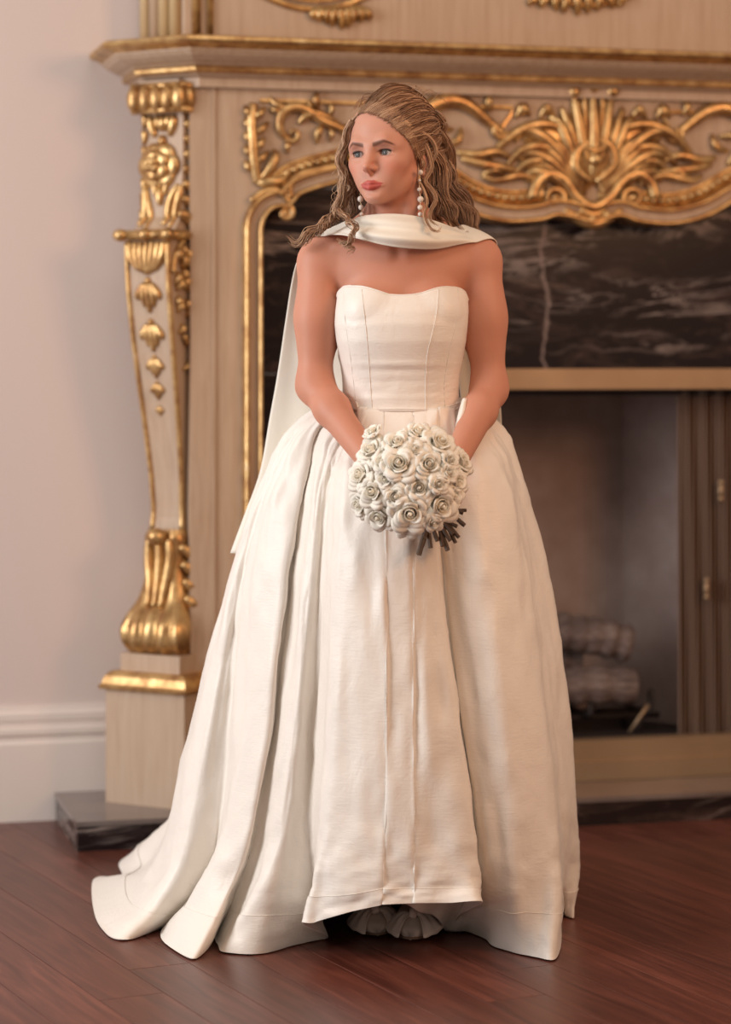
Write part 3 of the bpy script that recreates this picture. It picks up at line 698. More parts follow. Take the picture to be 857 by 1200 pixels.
# ---- torso, legs
ell(W(470, 392, 4.905), (.120, .088, .185), .03)
ell(W(470, 318, 4.905), (.135, .078, .085), .04)
cone(W(392, 301, 4.915), W(550, 302, 4.925), .047, .047, .045)
ell(W(437, 366, 4.842), (.056, .046, .055), .03); ell(W(507, 367, 4.847), (.056, .046, .055), .03)
ell(W(470, 462, 4.905), (.100, .078, .12), .04); ell(W(470, 540, 4.925), (.155, .10, .14), .05)
for px, tx in ((440, 440), (500, 496)):
    cone(W(px, 600, 4.93), W(px, 800, 4.97), .085, .055, .04); cone(W(px, 800, 4.97), W(tx, 1010, 5.07), .055, .034, .03)
    ell(W(px, 860, 5.00), (.048, .052, .11), .03); cone(W(tx, 1010, 5.07), W(tx, 1045, 5.07), .034, .030, .02); cone(W(tx, 1045, 5.06), W(tx, 1066, 4.99), .026, .022, .02)
# neck, trapezius, collarbones
cone(W(464, 276, 4.925), H(0.0, -.010, -.065), .050, .047, .03)
cone(W(462, 246, 4.945), W(400, 287, 4.935), .036, .026, .04); cone(W(464, 246, 4.945), W(542, 286, 4.945), .036, .026, .04)
cone(W(455, 298, 4.835), W(395, 287, 4.870), .008, .009, .018); cone(W(478, 298, 4.835), W(545, 288, 4.885), .008, .009, .018)
cone(W(459, 296, 4.845), H(-.050, -.015, -.05), .009, .012, .02); cone(W(474, 296, 4.845), H(.052, -.02, -.05), .009, .012, .02)
# arms
SR, ER, WR = W(374, 307, 4.912), W(369, 452, 4.885), W(437, 545, 4.715)
SL, EL_, WL = W(563, 306, 4.920), W(574, 456, 4.900), W(532, 545, 4.715)
for S, E, Wr, sg in ((SR, ER, WR, -1), (SL, EL_, WL, 1)):
    ell(S + (0, 0, -.005), (.043, .043, .052), .024)
    M = S + (E - S) * .45
    cone(S, M, .0415, .0385, .014); cone(M, E, .0385, .0330, .022)
    ell(S + (E - S) * .45 + (0, -.006, 0), (.037, .039, .08), .03)
    M2 = E + (Wr - E) * .3
    cone(E, M2, .0325, .0335, .03); cone(M2, Wr, .0335, .0235, .02)
# hands: palm, four bent fingers, thumb, closed round the stems
def hand(Wr, palm_c, knuck, fing, thumb):
    cone(Wr, palm_c, .022, .024, .012)
    for k0 in knuck: cone(palm_c, k0, .017, .0115, .008)
    for k0, ch in zip(knuck, fing):
        r = .0098; p = k0
        for q in ch: cone(p, q, r, r - .0009, .004); p = q; r -= .0009
    p = Wr + (palm_c - Wr) * .55; r = .0135
    for q in thumb: cone(p, q, r, r - .0014, .008); p = q; r -= .0014
BP_ = W(506, 590, 4.690)                             # where the stems are gripped
axis = W(520, 640, 4.700) - W(486, 568, 4.60); axis /= np.linalg.norm(axis)
sx = np.cross(axis, (0, 1, 0)); sx /= np.linalg.norm(sx); sy = np.cross(axis, sx)    # across the stem bundle
if sy[1] > 0: sy = -sy                                # sy towards the camera
if sx[0] < 0: sx = -sx
def grip(side, along0, rad):
    kn, fi = [], []
    for i in range(4):
        c = BP_ + axis * (along0 + i * .0185)
        ring = lambda a, r: c + r * (math.cos(a) * sx * side + math.sin(a) * sy)
        L = (1.0, 1.12, 1.05, .85)[i]
        kn.append(ring(-2.15, rad + .016)); fi.append([ring(-2.15 + .95 * L, rad + .012), ring(-2.15 + 1.8 * L, rad + .010), ring(-2.15 + 2.5 * L, rad + .010)])
    return kn, fi
kn, fi = grip(-1, -.045, .024); pc = np.mean(kn, 0) * .55 + WR * .45
hand(WR, pc, kn, fi, [BP_ - axis * .045 - sx * .045 - sy * .006, BP_ - axis * .050 - sx * .018 + sy * .032, BP_ - axis * .048 + sx * .006 + sy * .036])
kn, fi = grip(1, -.030, .040); pc = np.mean(kn, 0) * .55 + WL * .45
hand(WL, pc, kn, fi, [BP_ - axis * .020 + sx * .050 - sy * .002, BP_ - axis * .006 + sx * .030 + sy * .030, BP_ + axis * .006 + sx * .006 + sy * .040])

# ---- head
hell(0, -.012, .032, (.0735, .090, .084), .02)
hell(0, .026, .032, (.064, .063, .068), .03)
hell(0, .034, -.026, (.0525, .051, .068), .025)
hell(0, .046, -.068, (.028, .036, .030), .025)
for s in (-1, 1):
    hcone((s * .049, .002, -.048), (s * .011, .066, -.088), .0140, .0115, .022)
    hell(s * .040, .058, -.024, (.021, .020, .019), .022)
    hell(s * .027, .064, -.050, (.015, .015, .020), .025)
    hcone((s * .010, .0845, .011), (s * .030, .0825, .0155), .0062, .0066, .018); hcone((s * .030, .0825, .0155), (s * .049, .066, .010), .0066, .0066, .018)
hell(0, .074, -.089, (.0145, .0135, .0115), .016)
EU, MU = -.0062, -.0030                              # eye and mouth heights
for s in (-1, 1):                                    # eye sockets, then lids round the eyeballs
    hell(s * .0310, .0965, EU + .001, (.0170, .0150, .0115), .014, 's')
    hell(s * .0305, .0690, EU - .0005, (.0142, .0142, .0138), .005)
    hcone((s * .0190, .0825, EU + .0085), (s * .0440, .074, EU + .0080), .0022, .0026, .008)
EYE_R = .0123; EYES = [H(s * .0305, .0692, EU) for s in (-1, 1)]
for s in (-1, 1):                                    # almond openings
    hell(s * .0305, .086, EU + .0004, (.0138, .0200, .0058), .0015, 's')
# nose
hcone((0, .0855, .006), (0, .0960, -.020), .0056, .0064, .013); hcone((0, .0960, -.020), (0, .1055, -.0335), .0064, .0074, .009)
for s in (-1, 1):
    hell(s * .0088, .0930, -.0368, (.0056, .0080, .0052), .007); hell(s * .0054, .0990, -.0422, (.0030, .0050, .0026), .002, 's')
hcone((0, .100, -.0400), (0, .090, -.047), .0042, .0035, .006)
# mouth
for s in (-1, 1):
    hcone((s * .0045, .0938, MU - .0612), (s * .0235, .0805, MU - .0646), .0038, .0018, .006)
    hcone((0, .0935, MU - .0715), (s * .0215, .0810, MU - .0660), .0046, .0020, .006)
hcone((0, .0937, MU - .0620), (0, .0935, MU - .0650), .0034, .0034, .005)
for s in (-1, 1): hcone((0, .0997, MU - .0665), (s * .0255, .0838, MU - .0650), .0012, .0007, .0022, 's')
hcone((-.012, .0905, MU - .0812), (.012, .0905, MU - .0812), .0026, .0026, .010, 's')
# ears
for s in (-1, 1):
    ell(H(s * .0730, -.010, -.022), (.0055, .014, .026), .006, 'u', HR); ell(H(s * .0720, -.004, -.046), (.0055, .007, .008), .005, 'u', HR)

# ---- surface nets on a rectilinear grid that is fine at the head and hands
def axis_pts(segs):
    out = [segs[0][0]]
    for a, b, h in segs: n = max(1, int(round((b - a) / h))); out += list(np.linspace(a, b, n + 1)[1:])
    return np.array(out)
hx, hy = E0[0], E0[1]
xs = axis_pts([(-.19, hx - .10, .0045), (hx - .10, hx + .10, .0015), (hx + .10, .34, .0045)])
ys = axis_pts([(4.56, 4.655, .006), (4.655, 4.762, .0032), (4.762, 4.90, .0015), (4.90, 5.045, .004)])
zs = axis_pts([(-.01, .70, .016), (.70, .80, .008), (.80, .95, .0034), (.95, 1.45, .0046), (1.45, 1.71, .0015)])
G = np.full((len(xs), len(ys), len(zs)), 0.08, np.float32)
for kind, d, k, op, lo, hi in OPS:
    m = k + .006
    i0, i1 = np.searchsorted(xs, [lo[0] - m, hi[0] + m]); j0, j1 = np.searchsorted(ys, [lo[1] - m, hi[1] + m]); k0, k1 = np.searchsorted(zs, [lo[2] - m, hi[2] + m])
    sl = (slice(max(0, i0 - 1), i1 + 1), slice(max(0, j0 - 1), j1 + 1), slice(max(0, k0 - 1), k1 + 1))
    D = prim(kind, d, xs[sl[0]][:, None, None], ys[sl[1]][None, :, None], zs[sl[2]][None, None, :])
    G[sl] = combine(G[sl], D, k, op)
def surface_nets(xs, ys, zs, F):
    S = F < 0
    a = S[:-1, :-1, :-1].astype(np.int8)
    tot = np.zeros(a.shape, np.int8)
    for di in (0, 1):
        for dj in (0, 1):
            for dk in (0, 1): tot += S[di:S.shape[0] - 1 + di, dj:S.shape[1] - 1 + dj, dk:S.shape[2] - 1 + dk]
    act = (tot > 0) & (tot < 8); I = np.argwhere(act); idx = -np.ones(act.shape, np.int64); idx[act] = np.arange(len(I))
    ax = (xs, ys, zs); cor = {}
    for o in np.ndindex(2, 2, 2): cor[o] = F[I[:, 0] + o[0], I[:, 1] + o[1], I[:, 2] + o[2]].astype(float)
    acc = np.zeros((len(I), 3)); cnt = np.zeros(len(I))
    for d in range(3):
        for p in np.ndindex(2, 2):
            o0 = list(p); o0.insert(d, 0); o1 = list(p); o1.insert(d, 1)
            f0, f1 = cor[tuple(o0)], cor[tuple(o1)]; m = (f0 < 0) != (f1 < 0); t = np.where(m, f0 / np.where(m, f0 - f1, 1), 0)
            pos = np.stack([ax[q][I[:, q] + o0[q]] for q in range(3)], 1); nx = ax[d][I[:, d] + 1]
            pos[:, d] = pos[:, d] + t * (nx - pos[:, d]); acc[m] += pos[m]; cnt[m] += 1
    V = acc / cnt[:, None]; Q = []
    for d in range(3):
        s0 = [slice(None)] * 3; s1 = [slice(None)] * 3; s0[d] = slice(0, -1); s1[d] = slice(1, None)
        ch = S[tuple(s0)] != S[tuple(s1)]; E = np.argwhere(ch)
        b, c = (d + 1) % 3, (d + 2) % 3
        ok = (E[:, b] > 0) & (E[:, c] > 0) & (E[:, b] < F.shape[b] - 1) & (E[:, c] < F.shape[c] - 1); E = E[ok]
        ins_ = S[E[:, 0], E[:, 1], E[:, 2]]
        def cell(db, dc): e = E.copy(); e[:, b] += db; e[:, c] += dc; return idx[e[:, 0], e[:, 1], e[:, 2]]
        q = np.stack([cell(-1, -1), cell(0, -1), cell(0, 0), cell(-1, 0)], 1); q[~ins_] = q[~ins_][:, ::-1]; Q.append(q)
    return V, np.vstack(Q)
BV, BQ = surface_nets(xs, ys, zs, G); del G

bride = empty('person', (W(472, 1100, 4.90)[0], 4.90, 0))
tag(bride, 'standing bride in a strapless white ballgown and neck scarf, holding white roses, looking aside', 'person')
BASE = np.array(bride.location)
def pobj(name, v, f, m, parent=None, smooth=True, **kw):
    """child of the person, given in world coordinates"""
    o = mesh_obj(name, np.asarray(v, float) - BASE, f, m, parent or bride, smooth, **kw); return o

# skin, with lips, brows and a little make-up as its own colour
def fastmesh(name, V, Q, m, parent):
    me = bpy.data.meshes.new(name); V = np.asarray(V, np.float32); Q = np.asarray(Q, np.int32); k = Q.shape[1]
    me.vertices.add(len(V)); me.vertices.foreach_set('co', V.ravel()); me.loops.add(Q.size); me.loops.foreach_set('vertex_index', Q.ravel())
    me.polygons.add(len(Q)); me.polygons.foreach_set('loop_start', np.arange(0, Q.size, k, dtype=np.int32)); me.polygons.foreach_set('loop_total', np.full(len(Q), k, np.int32))
    me.polygons.foreach_set('use_smooth', np.ones(len(Q), bool)); me.update(calc_edges=True); me.validate(); me.materials.append(m)
    o = bpy.data.objects.new(name, me); C.objects.link(o); o.parent = parent; return o
# light smoothing
def smooth_mesh(V, Q, it, lam=.5, w=None):
    E = np.vstack([Q[:, [0, 1]], Q[:, [1, 2]], Q[:, [2, 3]], Q[:, [3, 0]]]); n = len(V)
    deg = np.bincount(E[:, 0], minlength=n) + np.bincount(E[:, 1], minlength=n)
    for _ in range(it):
        A = np.stack([np.bincount(E[:, 0], V[E[:, 1], d], n) + np.bincount(E[:, 1], V[E[:, 0], d], n) for d in range(3)], 1) / deg[:, None]
        V = V + (A - V) * (lam if w is None else lam * w[:, None])
    return V
hd = np.stack([(BV - E0) @ hL, (BV - E0) @ hF, (BV - E0) @ hU], 1)
isface = (BV[:, 2] > 1.46)
BV = smooth_mesh(BV, BQ, 3, .5, np.where(isface, .35, 1.0))
hd = np.stack([(BV - E0) @ hL, (BV - E0) @ hF, (BV - E0) @ hU], 1)
l, f_, u = np.abs(hd[:, 0]), hd[:, 1], hd[:, 2]
skin = np.tile(np.array([0.575, 0.258, 0.168]), (len(BV), 1))
def blend(mask, col):
    global skin
    skin = skin * (1 - mask[:, None]) + np.array(col) * mask[:, None]
sm = lambda e0, e1, x: np.clip((x - e0) / (e1 - e0), 0, 1) ** 2 * (3 - 2 * np.clip((x - e0) / (e1 - e0), 0, 1))
face = sm(.02, .05, f_) * sm(-.13, -.10, u)
blend(.55 * face, (0.60, 0.315, 0.225))
blend(.45 * np.exp(-(((l - .045) / .018) ** 2 + ((u + .035) / .016) ** 2)) * face, (0.62, 0.20, 0.13))      # rouge
blend(.35 * np.exp(-((l / .010) ** 2 + ((u + .036) / .008) ** 2)) * face, (0.66, 0.25, 0.17))
yu = MU - .0572 - .0088 * (l / .0262) ** 1.5 + .0020 * np.exp(-((l - .006) / .004) ** 2) - .0012 * np.exp(-(l / .003) ** 2); yl = MU - .0668 - .0100 * np.sqrt(np.clip(1 - (l / .0225) ** 2, 0, 1))
cl = .0019 * (l / .024) ** 2; yu = yu + cl; yl = yl + cl
lips = sm(-.0012, .0008, yu - u) * sm(-.0012, .0008, u - yl) * sm(.0262, .0238, l) * (f_ > .06)
blend(.95 * lips, (0.50, 0.10, 0.085))
bc = .0098 + .0055 * np.clip((l - .012) / .022, 0, 1) - .0085 * np.clip((l - .034) / .018, 0, 1) ** 1.4; bh = .0046 - .0026 * np.clip((l - .015) / .035, 0, 1)
brow = np.exp(-((u - bc) / bh) ** 4) * sm(.0085, .012, l) * sm(.054, .046, l) * (f_ > .03)
blend(.80 * brow, (0.085, 0.038, 0.022))
lid = np.exp(-(((l - .033) / .017) ** 2 + ((u - EU - .0085) / .0050) ** 2) ** 1.5) * face
blend(.55 * lid, (0.30, 0.125, 0.085))
lash = np.exp(-(((l - .031) / .0150) ** 2) ** 2) * np.exp(-((u - EU - (.0062 - .0022 * ((l - .031) / .012) ** 2)) / .0018) ** 2) * (f_ > .05)
blend(.9 * lash, (0.035, 0.017, 0.012))
under = np.exp(-(((l - .032) / .0140) ** 2) ** 2) * np.exp(-((u - EU + .0056) / .0014) ** 2) * (f_ > .05)
blend(.45 * under, (0.14, 0.06, 0.045))
MT['skin'] = m = mat('skin', (0.6, 0.3, 0.2), 0.52)
at = nd(m, 'ShaderNodeVertexColor'); at.layer_name = 'tone'
v_ = coords(m); sp = noise(m, v_, 140, 3); nn_ = noise(m, v_, 14, 3)
hs = nd(m, 'ShaderNodeHueSaturation'); r1 = nd(m, 'ShaderNodeMapRange'); r1.inputs['To Min'].default_value = .93; r1.inputs['To Max'].default_value = 1.06; lk(m, nn_, r1.inputs['Value']); lk(m, r1.outputs['Result'], hs.inputs['Value'])
lk(m, at.outputs['Color'], hs.inputs['Color']); lk(m, hs.outputs['Color'], bsdf(m).inputs['Base Color']); bump(m, sp, .06, .0008)
b = bsdf(m); b.inputs['Subsurface Weight'].default_value = .18; b.inputs['Subsurface Radius'].default_value = (1.0, .30, .15); b.inputs['Subsurface Scale'].default_value = .012; b.inputs['Specular IOR Level'].default_value = .35
body = fastmesh('body', BV - BASE, BQ, MT['skin'], bride)
ca = body.data.color_attributes.new('tone', 'FLOAT_COLOR', 'POINT'); ca.data.foreach_set('color', np.c_[skin, np.ones(len(skin))].astype(np.float32).ravel())

# eyes
MT['eye'] = m = mat('eye', (.7, .65, .62), .12); at = nd(m, 'ShaderNodeVertexColor'); at.layer_name = 'tone'; lk(m, at.outputs['Color'], bsdf(m).inputs['Base Color'])
gz = math.radians(36); gaze = np.array([-math.sin(gz), -math.cos(gz), .03]); gaze /= np.linalg.norm(gaze)
for c in EYES:
    b = MB().ball((0, 0, 0), EYE_R, 48, 36); V = np.array(b.v); Rm = np.array(Vector(gaze).to_track_quat('Z', 'Y').to_matrix())
    ang = np.degrees(np.arccos(np.clip(V[:, 2] / EYE_R, -1, 1))); V[:, 2] += np.where(ang < 30, .0007 * (1 - (ang / 30) ** 2), 0)
    col = np.where(ang[:, None] < 11, (.01, .01, .012), np.where(ang[:, None] < 29, (.115, .115, .105), np.where(ang[:, None] < 33, (.05, .06, .07), (.50, .43, .40))))
    o = pobj('eye', V @ Rm.T + c, b.f, MT['eye']); ca = o.data.color_attributes.new('tone', 'FLOAT_COLOR', 'POINT'); ca.data.foreach_set('color', np.c_[col, np.ones(len(col))].astype(np.float32).ravel())

MT['lash'] = mat('eyelash', (.022, .012, .009), .6)
for s, c in zip((-1, 1), EYES):
    P = []; R_ = []
    for q in np.linspace(-1, 1, 25):
        x = q * .0146 * s; uu = .0002 + .0058 * math.sqrt(max(0, 1 - q * q)) - .0012 * q * (1 if q < 0 else .2); ff = .0692 + math.sqrt(max(.00001, .0148 ** 2 - x * x - uu * uu))
        P.append(H(s * .0305 + x, ff, EU + uu)); R_.append(.0006 + .0009 * np.clip((q + 1) / 1.4, 0, 1) * (1 if q < .85 else .6))
    v_, f_ = tube(P, R_, 6); pobj('eyelash', v_, f_, MT['lash'])
# ================================================================ GOWN, SCARF, HAIR, SHOES, EARRINGS
def silk(name, col, slub=.45, rough=.42):
    m = mat(name, col, rough); b = bsdf(m); b.inputs['Sheen Weight'].default_value = .25; b.inputs['Sheen Roughness'].default_value = .4; b.inputs['Specular IOR Level'].default_value = .4
    v = coords(m, (26, 26, 160)); n1 = noise(m, v, 1.6, 5, .6, .5); v2 = coords(m, (7, 7, 5)); n2 = noise(m, v2, 2.2, 5, .55, .8)
    ad = nd(m, 'ShaderNodeMath'); ad.operation = 'MULTIPLY_ADD'; ad.inputs[1].default_value = .22; lk(m, n1, ad.inputs[0]); lk(m, n2, ad.inputs[2]); bump(m, ad.outputs[0], slub, .006)
    return m
MT['silk'] = silk('ivory_silk', (0.845, 0.79, 0.715))
MT['scarf'] = silk('ivory_chiffon', (0.83, 0.785, 0.685), .12, .55)
MT['scarf'].node_tree.nodes['Principled BSDF'].inputs['Subsurface Weight'].default_value = .0

# ---- skirt: meridians read off the photograph, each a list of (px, py, depth) from waist to hem
MER = [
 [(404,462,4.93),(345,497,4.95),(310,560,4.97),(278,651,4.99),(246,760,5.01),(215,880,5.05),(190,985,5.10),(165,1022,5.25),(110,1033,5.435)],
 [(405,464,4.925),(347,498,4.935),(311,560,4.95),(280,651,4.955),(250,760,4.96),(222,880,4.965),(198,985,4.985),(166,1040,5.06),(115,1084,5.016)],
 [(407,465,4.92),(350,499,4.92),(314,560,4.93),(284,651,4.925),(259,760,4.915),(235,880,4.90),(214,985,4.89),(187,1050,4.88),(144,1103,4.876)],
 [(408,466,4.91),(353,499,4.915),(317,560,4.925),(287,651,4.935),(269,760,4.935),(252,880,4.93),(236,985,4.935),(216,1055,4.95),(190,1088,4.986)],
 [(409,467,4.90),(356,499,4.915),(320,560,4.93),(291,651,4.95),(277,760,4.955),(266,880,4.965),(256,980,4.99),(246,1040,5.04),(228,1070,5.125)],
 [(410,468,4.895),(358,500,4.89),(324,560,4.89),(297,651,4.89),(285,760,4.885),(273,880,4.89),(258,980,4.90),(232,1045,4.93),(200,1082,5.0)],
 [(412,473,4.854),(362,500,4.87),(332,560,4.85),(310,650,4.835),(301,760,4.82),(287,880,4.82),(266,980,4.825),(232,1045,4.85),(191,1101,4.891)],
 [(418,473,4.839),(373,502,4.85),(357,560,4.82),(339,650,4.79),(325,760,4.77),(311,880,4.765),(292,980,4.765),(266,1050,4.77),(226,1126,4.716)],
 [(419,477,4.837),(376,503,4.90),(360,560,4.905),(342,650,4.89),(328,760,4.875),(314,880,4.865),(297,980,4.865),(275,1047,4.88),(249,1100,4.898)],
 [(421,477,4.833),(381,505,4.87),(365,560,4.86),(350,650,4.845),(338,760,4.83),(325,880,4.82),(310,980,4.82),(287,1048,4.83),(255,1110,4.84)],
 [(424,477,4.829),(388,508,4.84),(372,560,4.81),(361,650,4.78),(350,760,4.76),(338,880,4.745),(322,980,4.745),(297,1050,4.755),(264,1117,4.777)],
 [(426,477,4.826),(394,512,4.83),(378,560,4.805),(368,650,4.775),(359,760,4.76),(349,880,4.745),(338,980,4.745),(322,1050,4.75),(306,1118,4.764)],
 [(428,477,4.824),(400,520,4.84),(386,560,4.835),(377,650,4.815),(370,760,4.81),(361,880,4.81),(353,980,4.80),(350,1050,4.80),(346,1109,4.833)],
 [(430,477,4.823),(404,526,4.83),(391,561,4.825),(383,650,4.81),(378,760,4.805),(370,880,4.805),(366,980,4.81),(372,1045,4.84),(382,1100,4.875)],
 [(431,479,4.823),(406,528,4.80),(394,563,4.77),(389,650,4.745),(385,760,4.72),(379,880,4.71),(373,980,4.70),(366,1035,4.70),(358,1083,4.71)],
 [(434,479,4.822),(411,528,4.785),(404,564,4.745),(400,650,4.715),(396,760,4.695),(391,880,4.685),(385,980,4.675),(379,1035,4.675),(373,1079,4.69)],
 [(441,479,4.822),(425,527,4.775),(424,565,4.73),(425,650,4.69),(424,760,4.67),(421,880,4.66),(417,980,4.65),(413,1035,4.65),(408,1069,4.66)],
 [(450,479,4.822),(448,525,4.765),(449,565,4.732),(451,650,4.69),(452,760,4.668),(451,880,4.655),(449,980,4.65),(447,1030,4.65),(445,1061,4.65)],
 [(453,479,4.822),(452,525,4.772),(453,565,4.736),(455,650,4.694),(456,760,4.672),(455,880,4.659),(453,980,4.654),(451,1030,4.654),(449,1059,4.654)],
 [(482,479,4.822),(482,525,4.772),(482,565,4.736),(482,650,4.694),(482,760,4.672),(483,880,4.659),(484,980,4.654),(484,1030,4.654),(484,1058,4.654)],
 [(485,479,4.822),(485,525,4.765),(485,565,4.732),(486,650,4.69),(486,760,4.668),(487,880,4.655),(488,980,4.65),(488,1030,4.65),(488,1058,4.65)],
 [(500,479,4.822),(499,525,4.765),(499,565,4.735),(502,650,4.695),(506,760,4.673),(513,880,4.658),(520,980,4.65),(525,1030,4.65),(527,1058,4.65)],
 [(512,479,4.822),(510,525,4.775),(511,565,4.75),(516,650,4.715),(526,760,4.69),(543,880,4.67),(556,980,4.66),(562,1030,4.66),(565,1057,4.66)],
 [(513,479,4.823),(511,525,4.82),(512,565,4.82),(516,650,4.80),(527,760,4.785),(543,880,4.77),(554,980,4.775),(555,1035,4.80),(532,1075,4.90)],
 [(514,479,4.823),(513,525,4.82),(515,565,4.81),(519,650,4.80),(530,760,4.785),(546,880,4.77),(557,980,4.775),(555,1045,4.83),(538,1090,4.955)],
 [(515,477,4.824),(515,525,4.80),(518,565,4.78),(526,650,4.765),(538,760,4.75),(554,880,4.735),(564,980,4.735),(564,1045,4.79),(555,1092,4.94)],
 [(520,477,4.829),(522,525,4.79),(530,565,4.76),(540,650,4.735),(555,760,4.715),(570,880,4.70),(578,980,4.705),(580,1045,4.74),(577,1106,4.85)],
 [(530,477,4.849),(540,522,4.79),(553,562,4.75),(568,650,4.71),(585,760,4.69),(597,880,4.68),(604,980,4.685),(606,1045,4.71),(602,1117,4.775)],
 [(535,477,4.864),(556,518,4.82),(578,560,4.79),(596,650,4.765),(611,760,4.74),(624,880,4.73),(631,980,4.725),(634,1045,4.725),(630,1123,4.736)],
 [(537,473,4.871),(570,512,4.86),(594,560,4.84),(612,650,4.82),(629,760,4.80),(645,880,4.78),(655,980,4.755),(657,1045,4.74),(653,1123,4.735)],
 [(538,472,4.89),(576,510,4.88),(599,558,4.88),(617,650,4.88),(634,760,4.88),(649,880,4.89),(657,970,4.92),(657,1030,4.97),(658,1074,5.09)],
 [(538,470,4.91),(580,507,4.90),(605,557,4.90),(626,650,4.90),(645,760,4.905),(661,880,4.915),(669,970,4.95),(667,1030,5.02),(664,1075,5.09)],
 [(538,466,4.94),(587,500,4.94),(611,556,4.95),(638,650,4.96),(657,760,4.97),(672,880,5.0),(678,970,5.04),(676,1020,5.08),(669,1074,5.10)],
 [(525,462,5.0),(565,495,5.05),(592,550,5.1),(612,650,5.17),(628,760,5.25),(638,880,5.33),(640,960,5.40),(632,1000,5.46),(615,1027,5.49)],
 [(472,462,5.02),(475,490,5.1),(478,550,5.2),(470,650,5.3),(450,760,5.38),(430,860,5.46),(410,935,5.53),(395,972,5.60),(380,1005,5.68)],
 [(425,462,5.0),(390,490,5.08),(365,550,5.15),(330,650,5.22),(300,750,5.28),(265,850,5.36),(235,925,5.43),(195,970,5.52),(160,1004,5.68)],
 [(412,462,4.96),(362,493,5.0),(330,555,5.03),(296,650,5.06),(264,760,5.09),(233,870,5.14),(208,965,5.21),(178,1008,5.36),(144,1029,5.47)],
]
MA = np.array(MER, float); SMO = MA[:, :, 2].copy()
for _ in range(6): SMO = .5 * SMO + .25 * (np.roll(SMO, 1, 0) + np.roll(SMO, -1, 0))
for r_, k_ in zip(range(1, 8), (.25, .25, .32, .40, .45, .5, .7)): MA[:, r_, 2] = SMO[:, r_] + k_ * (MA[:, r_, 2] - SMO[:, r_])
K = np.array([[W(*p) for p in M] for M in MA])                  # columns x rows x 3
NR, NC = 12, 8
rows = np.array([cr(K[i], NR) for i in range(len(K))])           # along each meridian
g = np.array([cr(rows[:, j], NC, closed=True) for j in range(rows.shape[1])])   # rows x columns
nr, nc = g.shape[:2]
sw = np.clip((nr - 1 - np.arange(nr)) / 24.0, 0, 1)[:, None, None]
for _ in range(3):                                                # soften across the folds, less near the hem
    g = g + sw * ((np.roll(g, 1, 1) + np.roll(g, -1, 1)) * .5 - g) * .5
# small drapery irregularities
def lattice(shape, cells, seed):
    r = np.random.default_rng(seed); a = r.normal(size=cells); i = np.linspace(0, cells[0] - 1.001, shape[0]); j = np.linspace(0, cells[1] - 1.001, shape[1])
    i0, j0 = i.astype(int), j.astype(int); fi, fj = (i - i0)[:, None], (j - j0)[None]; fi, fj = fi * fi * (3 - 2 * fi), fj * fj * (3 - 2 * fj)
    return a[np.ix_(i0, j0)] * (1 - fi) * (1 - fj) + a[np.ix_(i0 + 1, j0)] * fi * (1 - fj) + a[np.ix_(i0, j0 + 1)] * (1 - fi) * fj + a[np.ix_(i0 + 1, j0 + 1)] * fi * fj
du, dv = np.gradient(g, axis=0), (np.roll(g, -1, 1) - np.roll(g, 1, 1)); N = np.cross(dv, du); N /= np.linalg.norm(N, axis=2)[:, :, None] + 1e-9
cen = g.mean(1)[:, None]
if ((g - cen) * N).sum() < 0: N = -N
fade = np.clip(np.linspace(0, 6, nr), 0, 1)[:, None]
h = lattice((nr, nc), (8, 60), 1) * .0022 + lattice((nr, nc), (26, 60), 2) * .0016 + lattice((nr, nc), (14, 120), 3) * .0008 + lattice((nr, nc), (70, 90), 8) * .0006
g = g + N * (h * fade)[:, :, None]
# fan of fine gathers under the waist
th = np.arange(nc) / nc * 2 * math.pi
gat = np.sin(th * 46 + lattice((1, nc), (2, 40), 5)[0] * 2)[None] * np.exp(-np.linspace(0, 9, nr))[:, None] * np.clip(np.linspace(0, 14, nr), .15, 1)[:, None] * .004
cw = np.arange(nc) / NC; side = np.clip((np.abs(cw - 19) - 5) / 4, 0, 1)
g = g + N * (gat * side)[:, :, None]
g[:, :, 2] = np.maximum(g[:, :, 2], .003)
GV = g.reshape(-1, 3); m_ = GV[:, 2] > .75; GV[m_] = push_out(GV[m_], .006); g = GV.reshape(nr, nc, 3)
skirt = pobj('skirt', GV, grid_faces(nr, nc, True), MT['silk'])
so = skirt.modifiers.new('cloth', 'SOLIDIFY'); so.thickness = .0022; so.offset = 0
skirt['label'] = 'full ivory silk skirt with deep pleats and a short train'
# hem band: the turned-up edge, a second layer stitched on 4 cm above the hem
k0 = nr - 9; hb = g[k0:] + N[k0:] * .0022
hb[:, :, 2] = np.maximum(hb[:, :, 2], .0025)
o = pobj('hem_band', hb.reshape(-1, 3), grid_faces(nr - k0, nc, True), MT['silk'], skirt); o.location = (0, 0, 0)
o.data.transform(Matrix.Translation((0, 0, 0)))
def seam_on(col, r0, r1, name, rad=.0006, off=.0014):
    P = g[r0:r1, col % nc] + N[r0:r1, col % nc] * off; v_, f_ = tube(P, rad, 6); return pobj(name, v_, f_, MT['silk'], skirt)
for c in (17, 20): seam_on(c * NC + (2 if c == 17 else -2), 2, nr - 1, 'seam')
P = g[k0] + N[k0] * .0024; v_, f_ = tube(np.vstack([P, P[:1]]), .0006, 6); pobj('seam', v_, f_, MT['silk'], skirt)

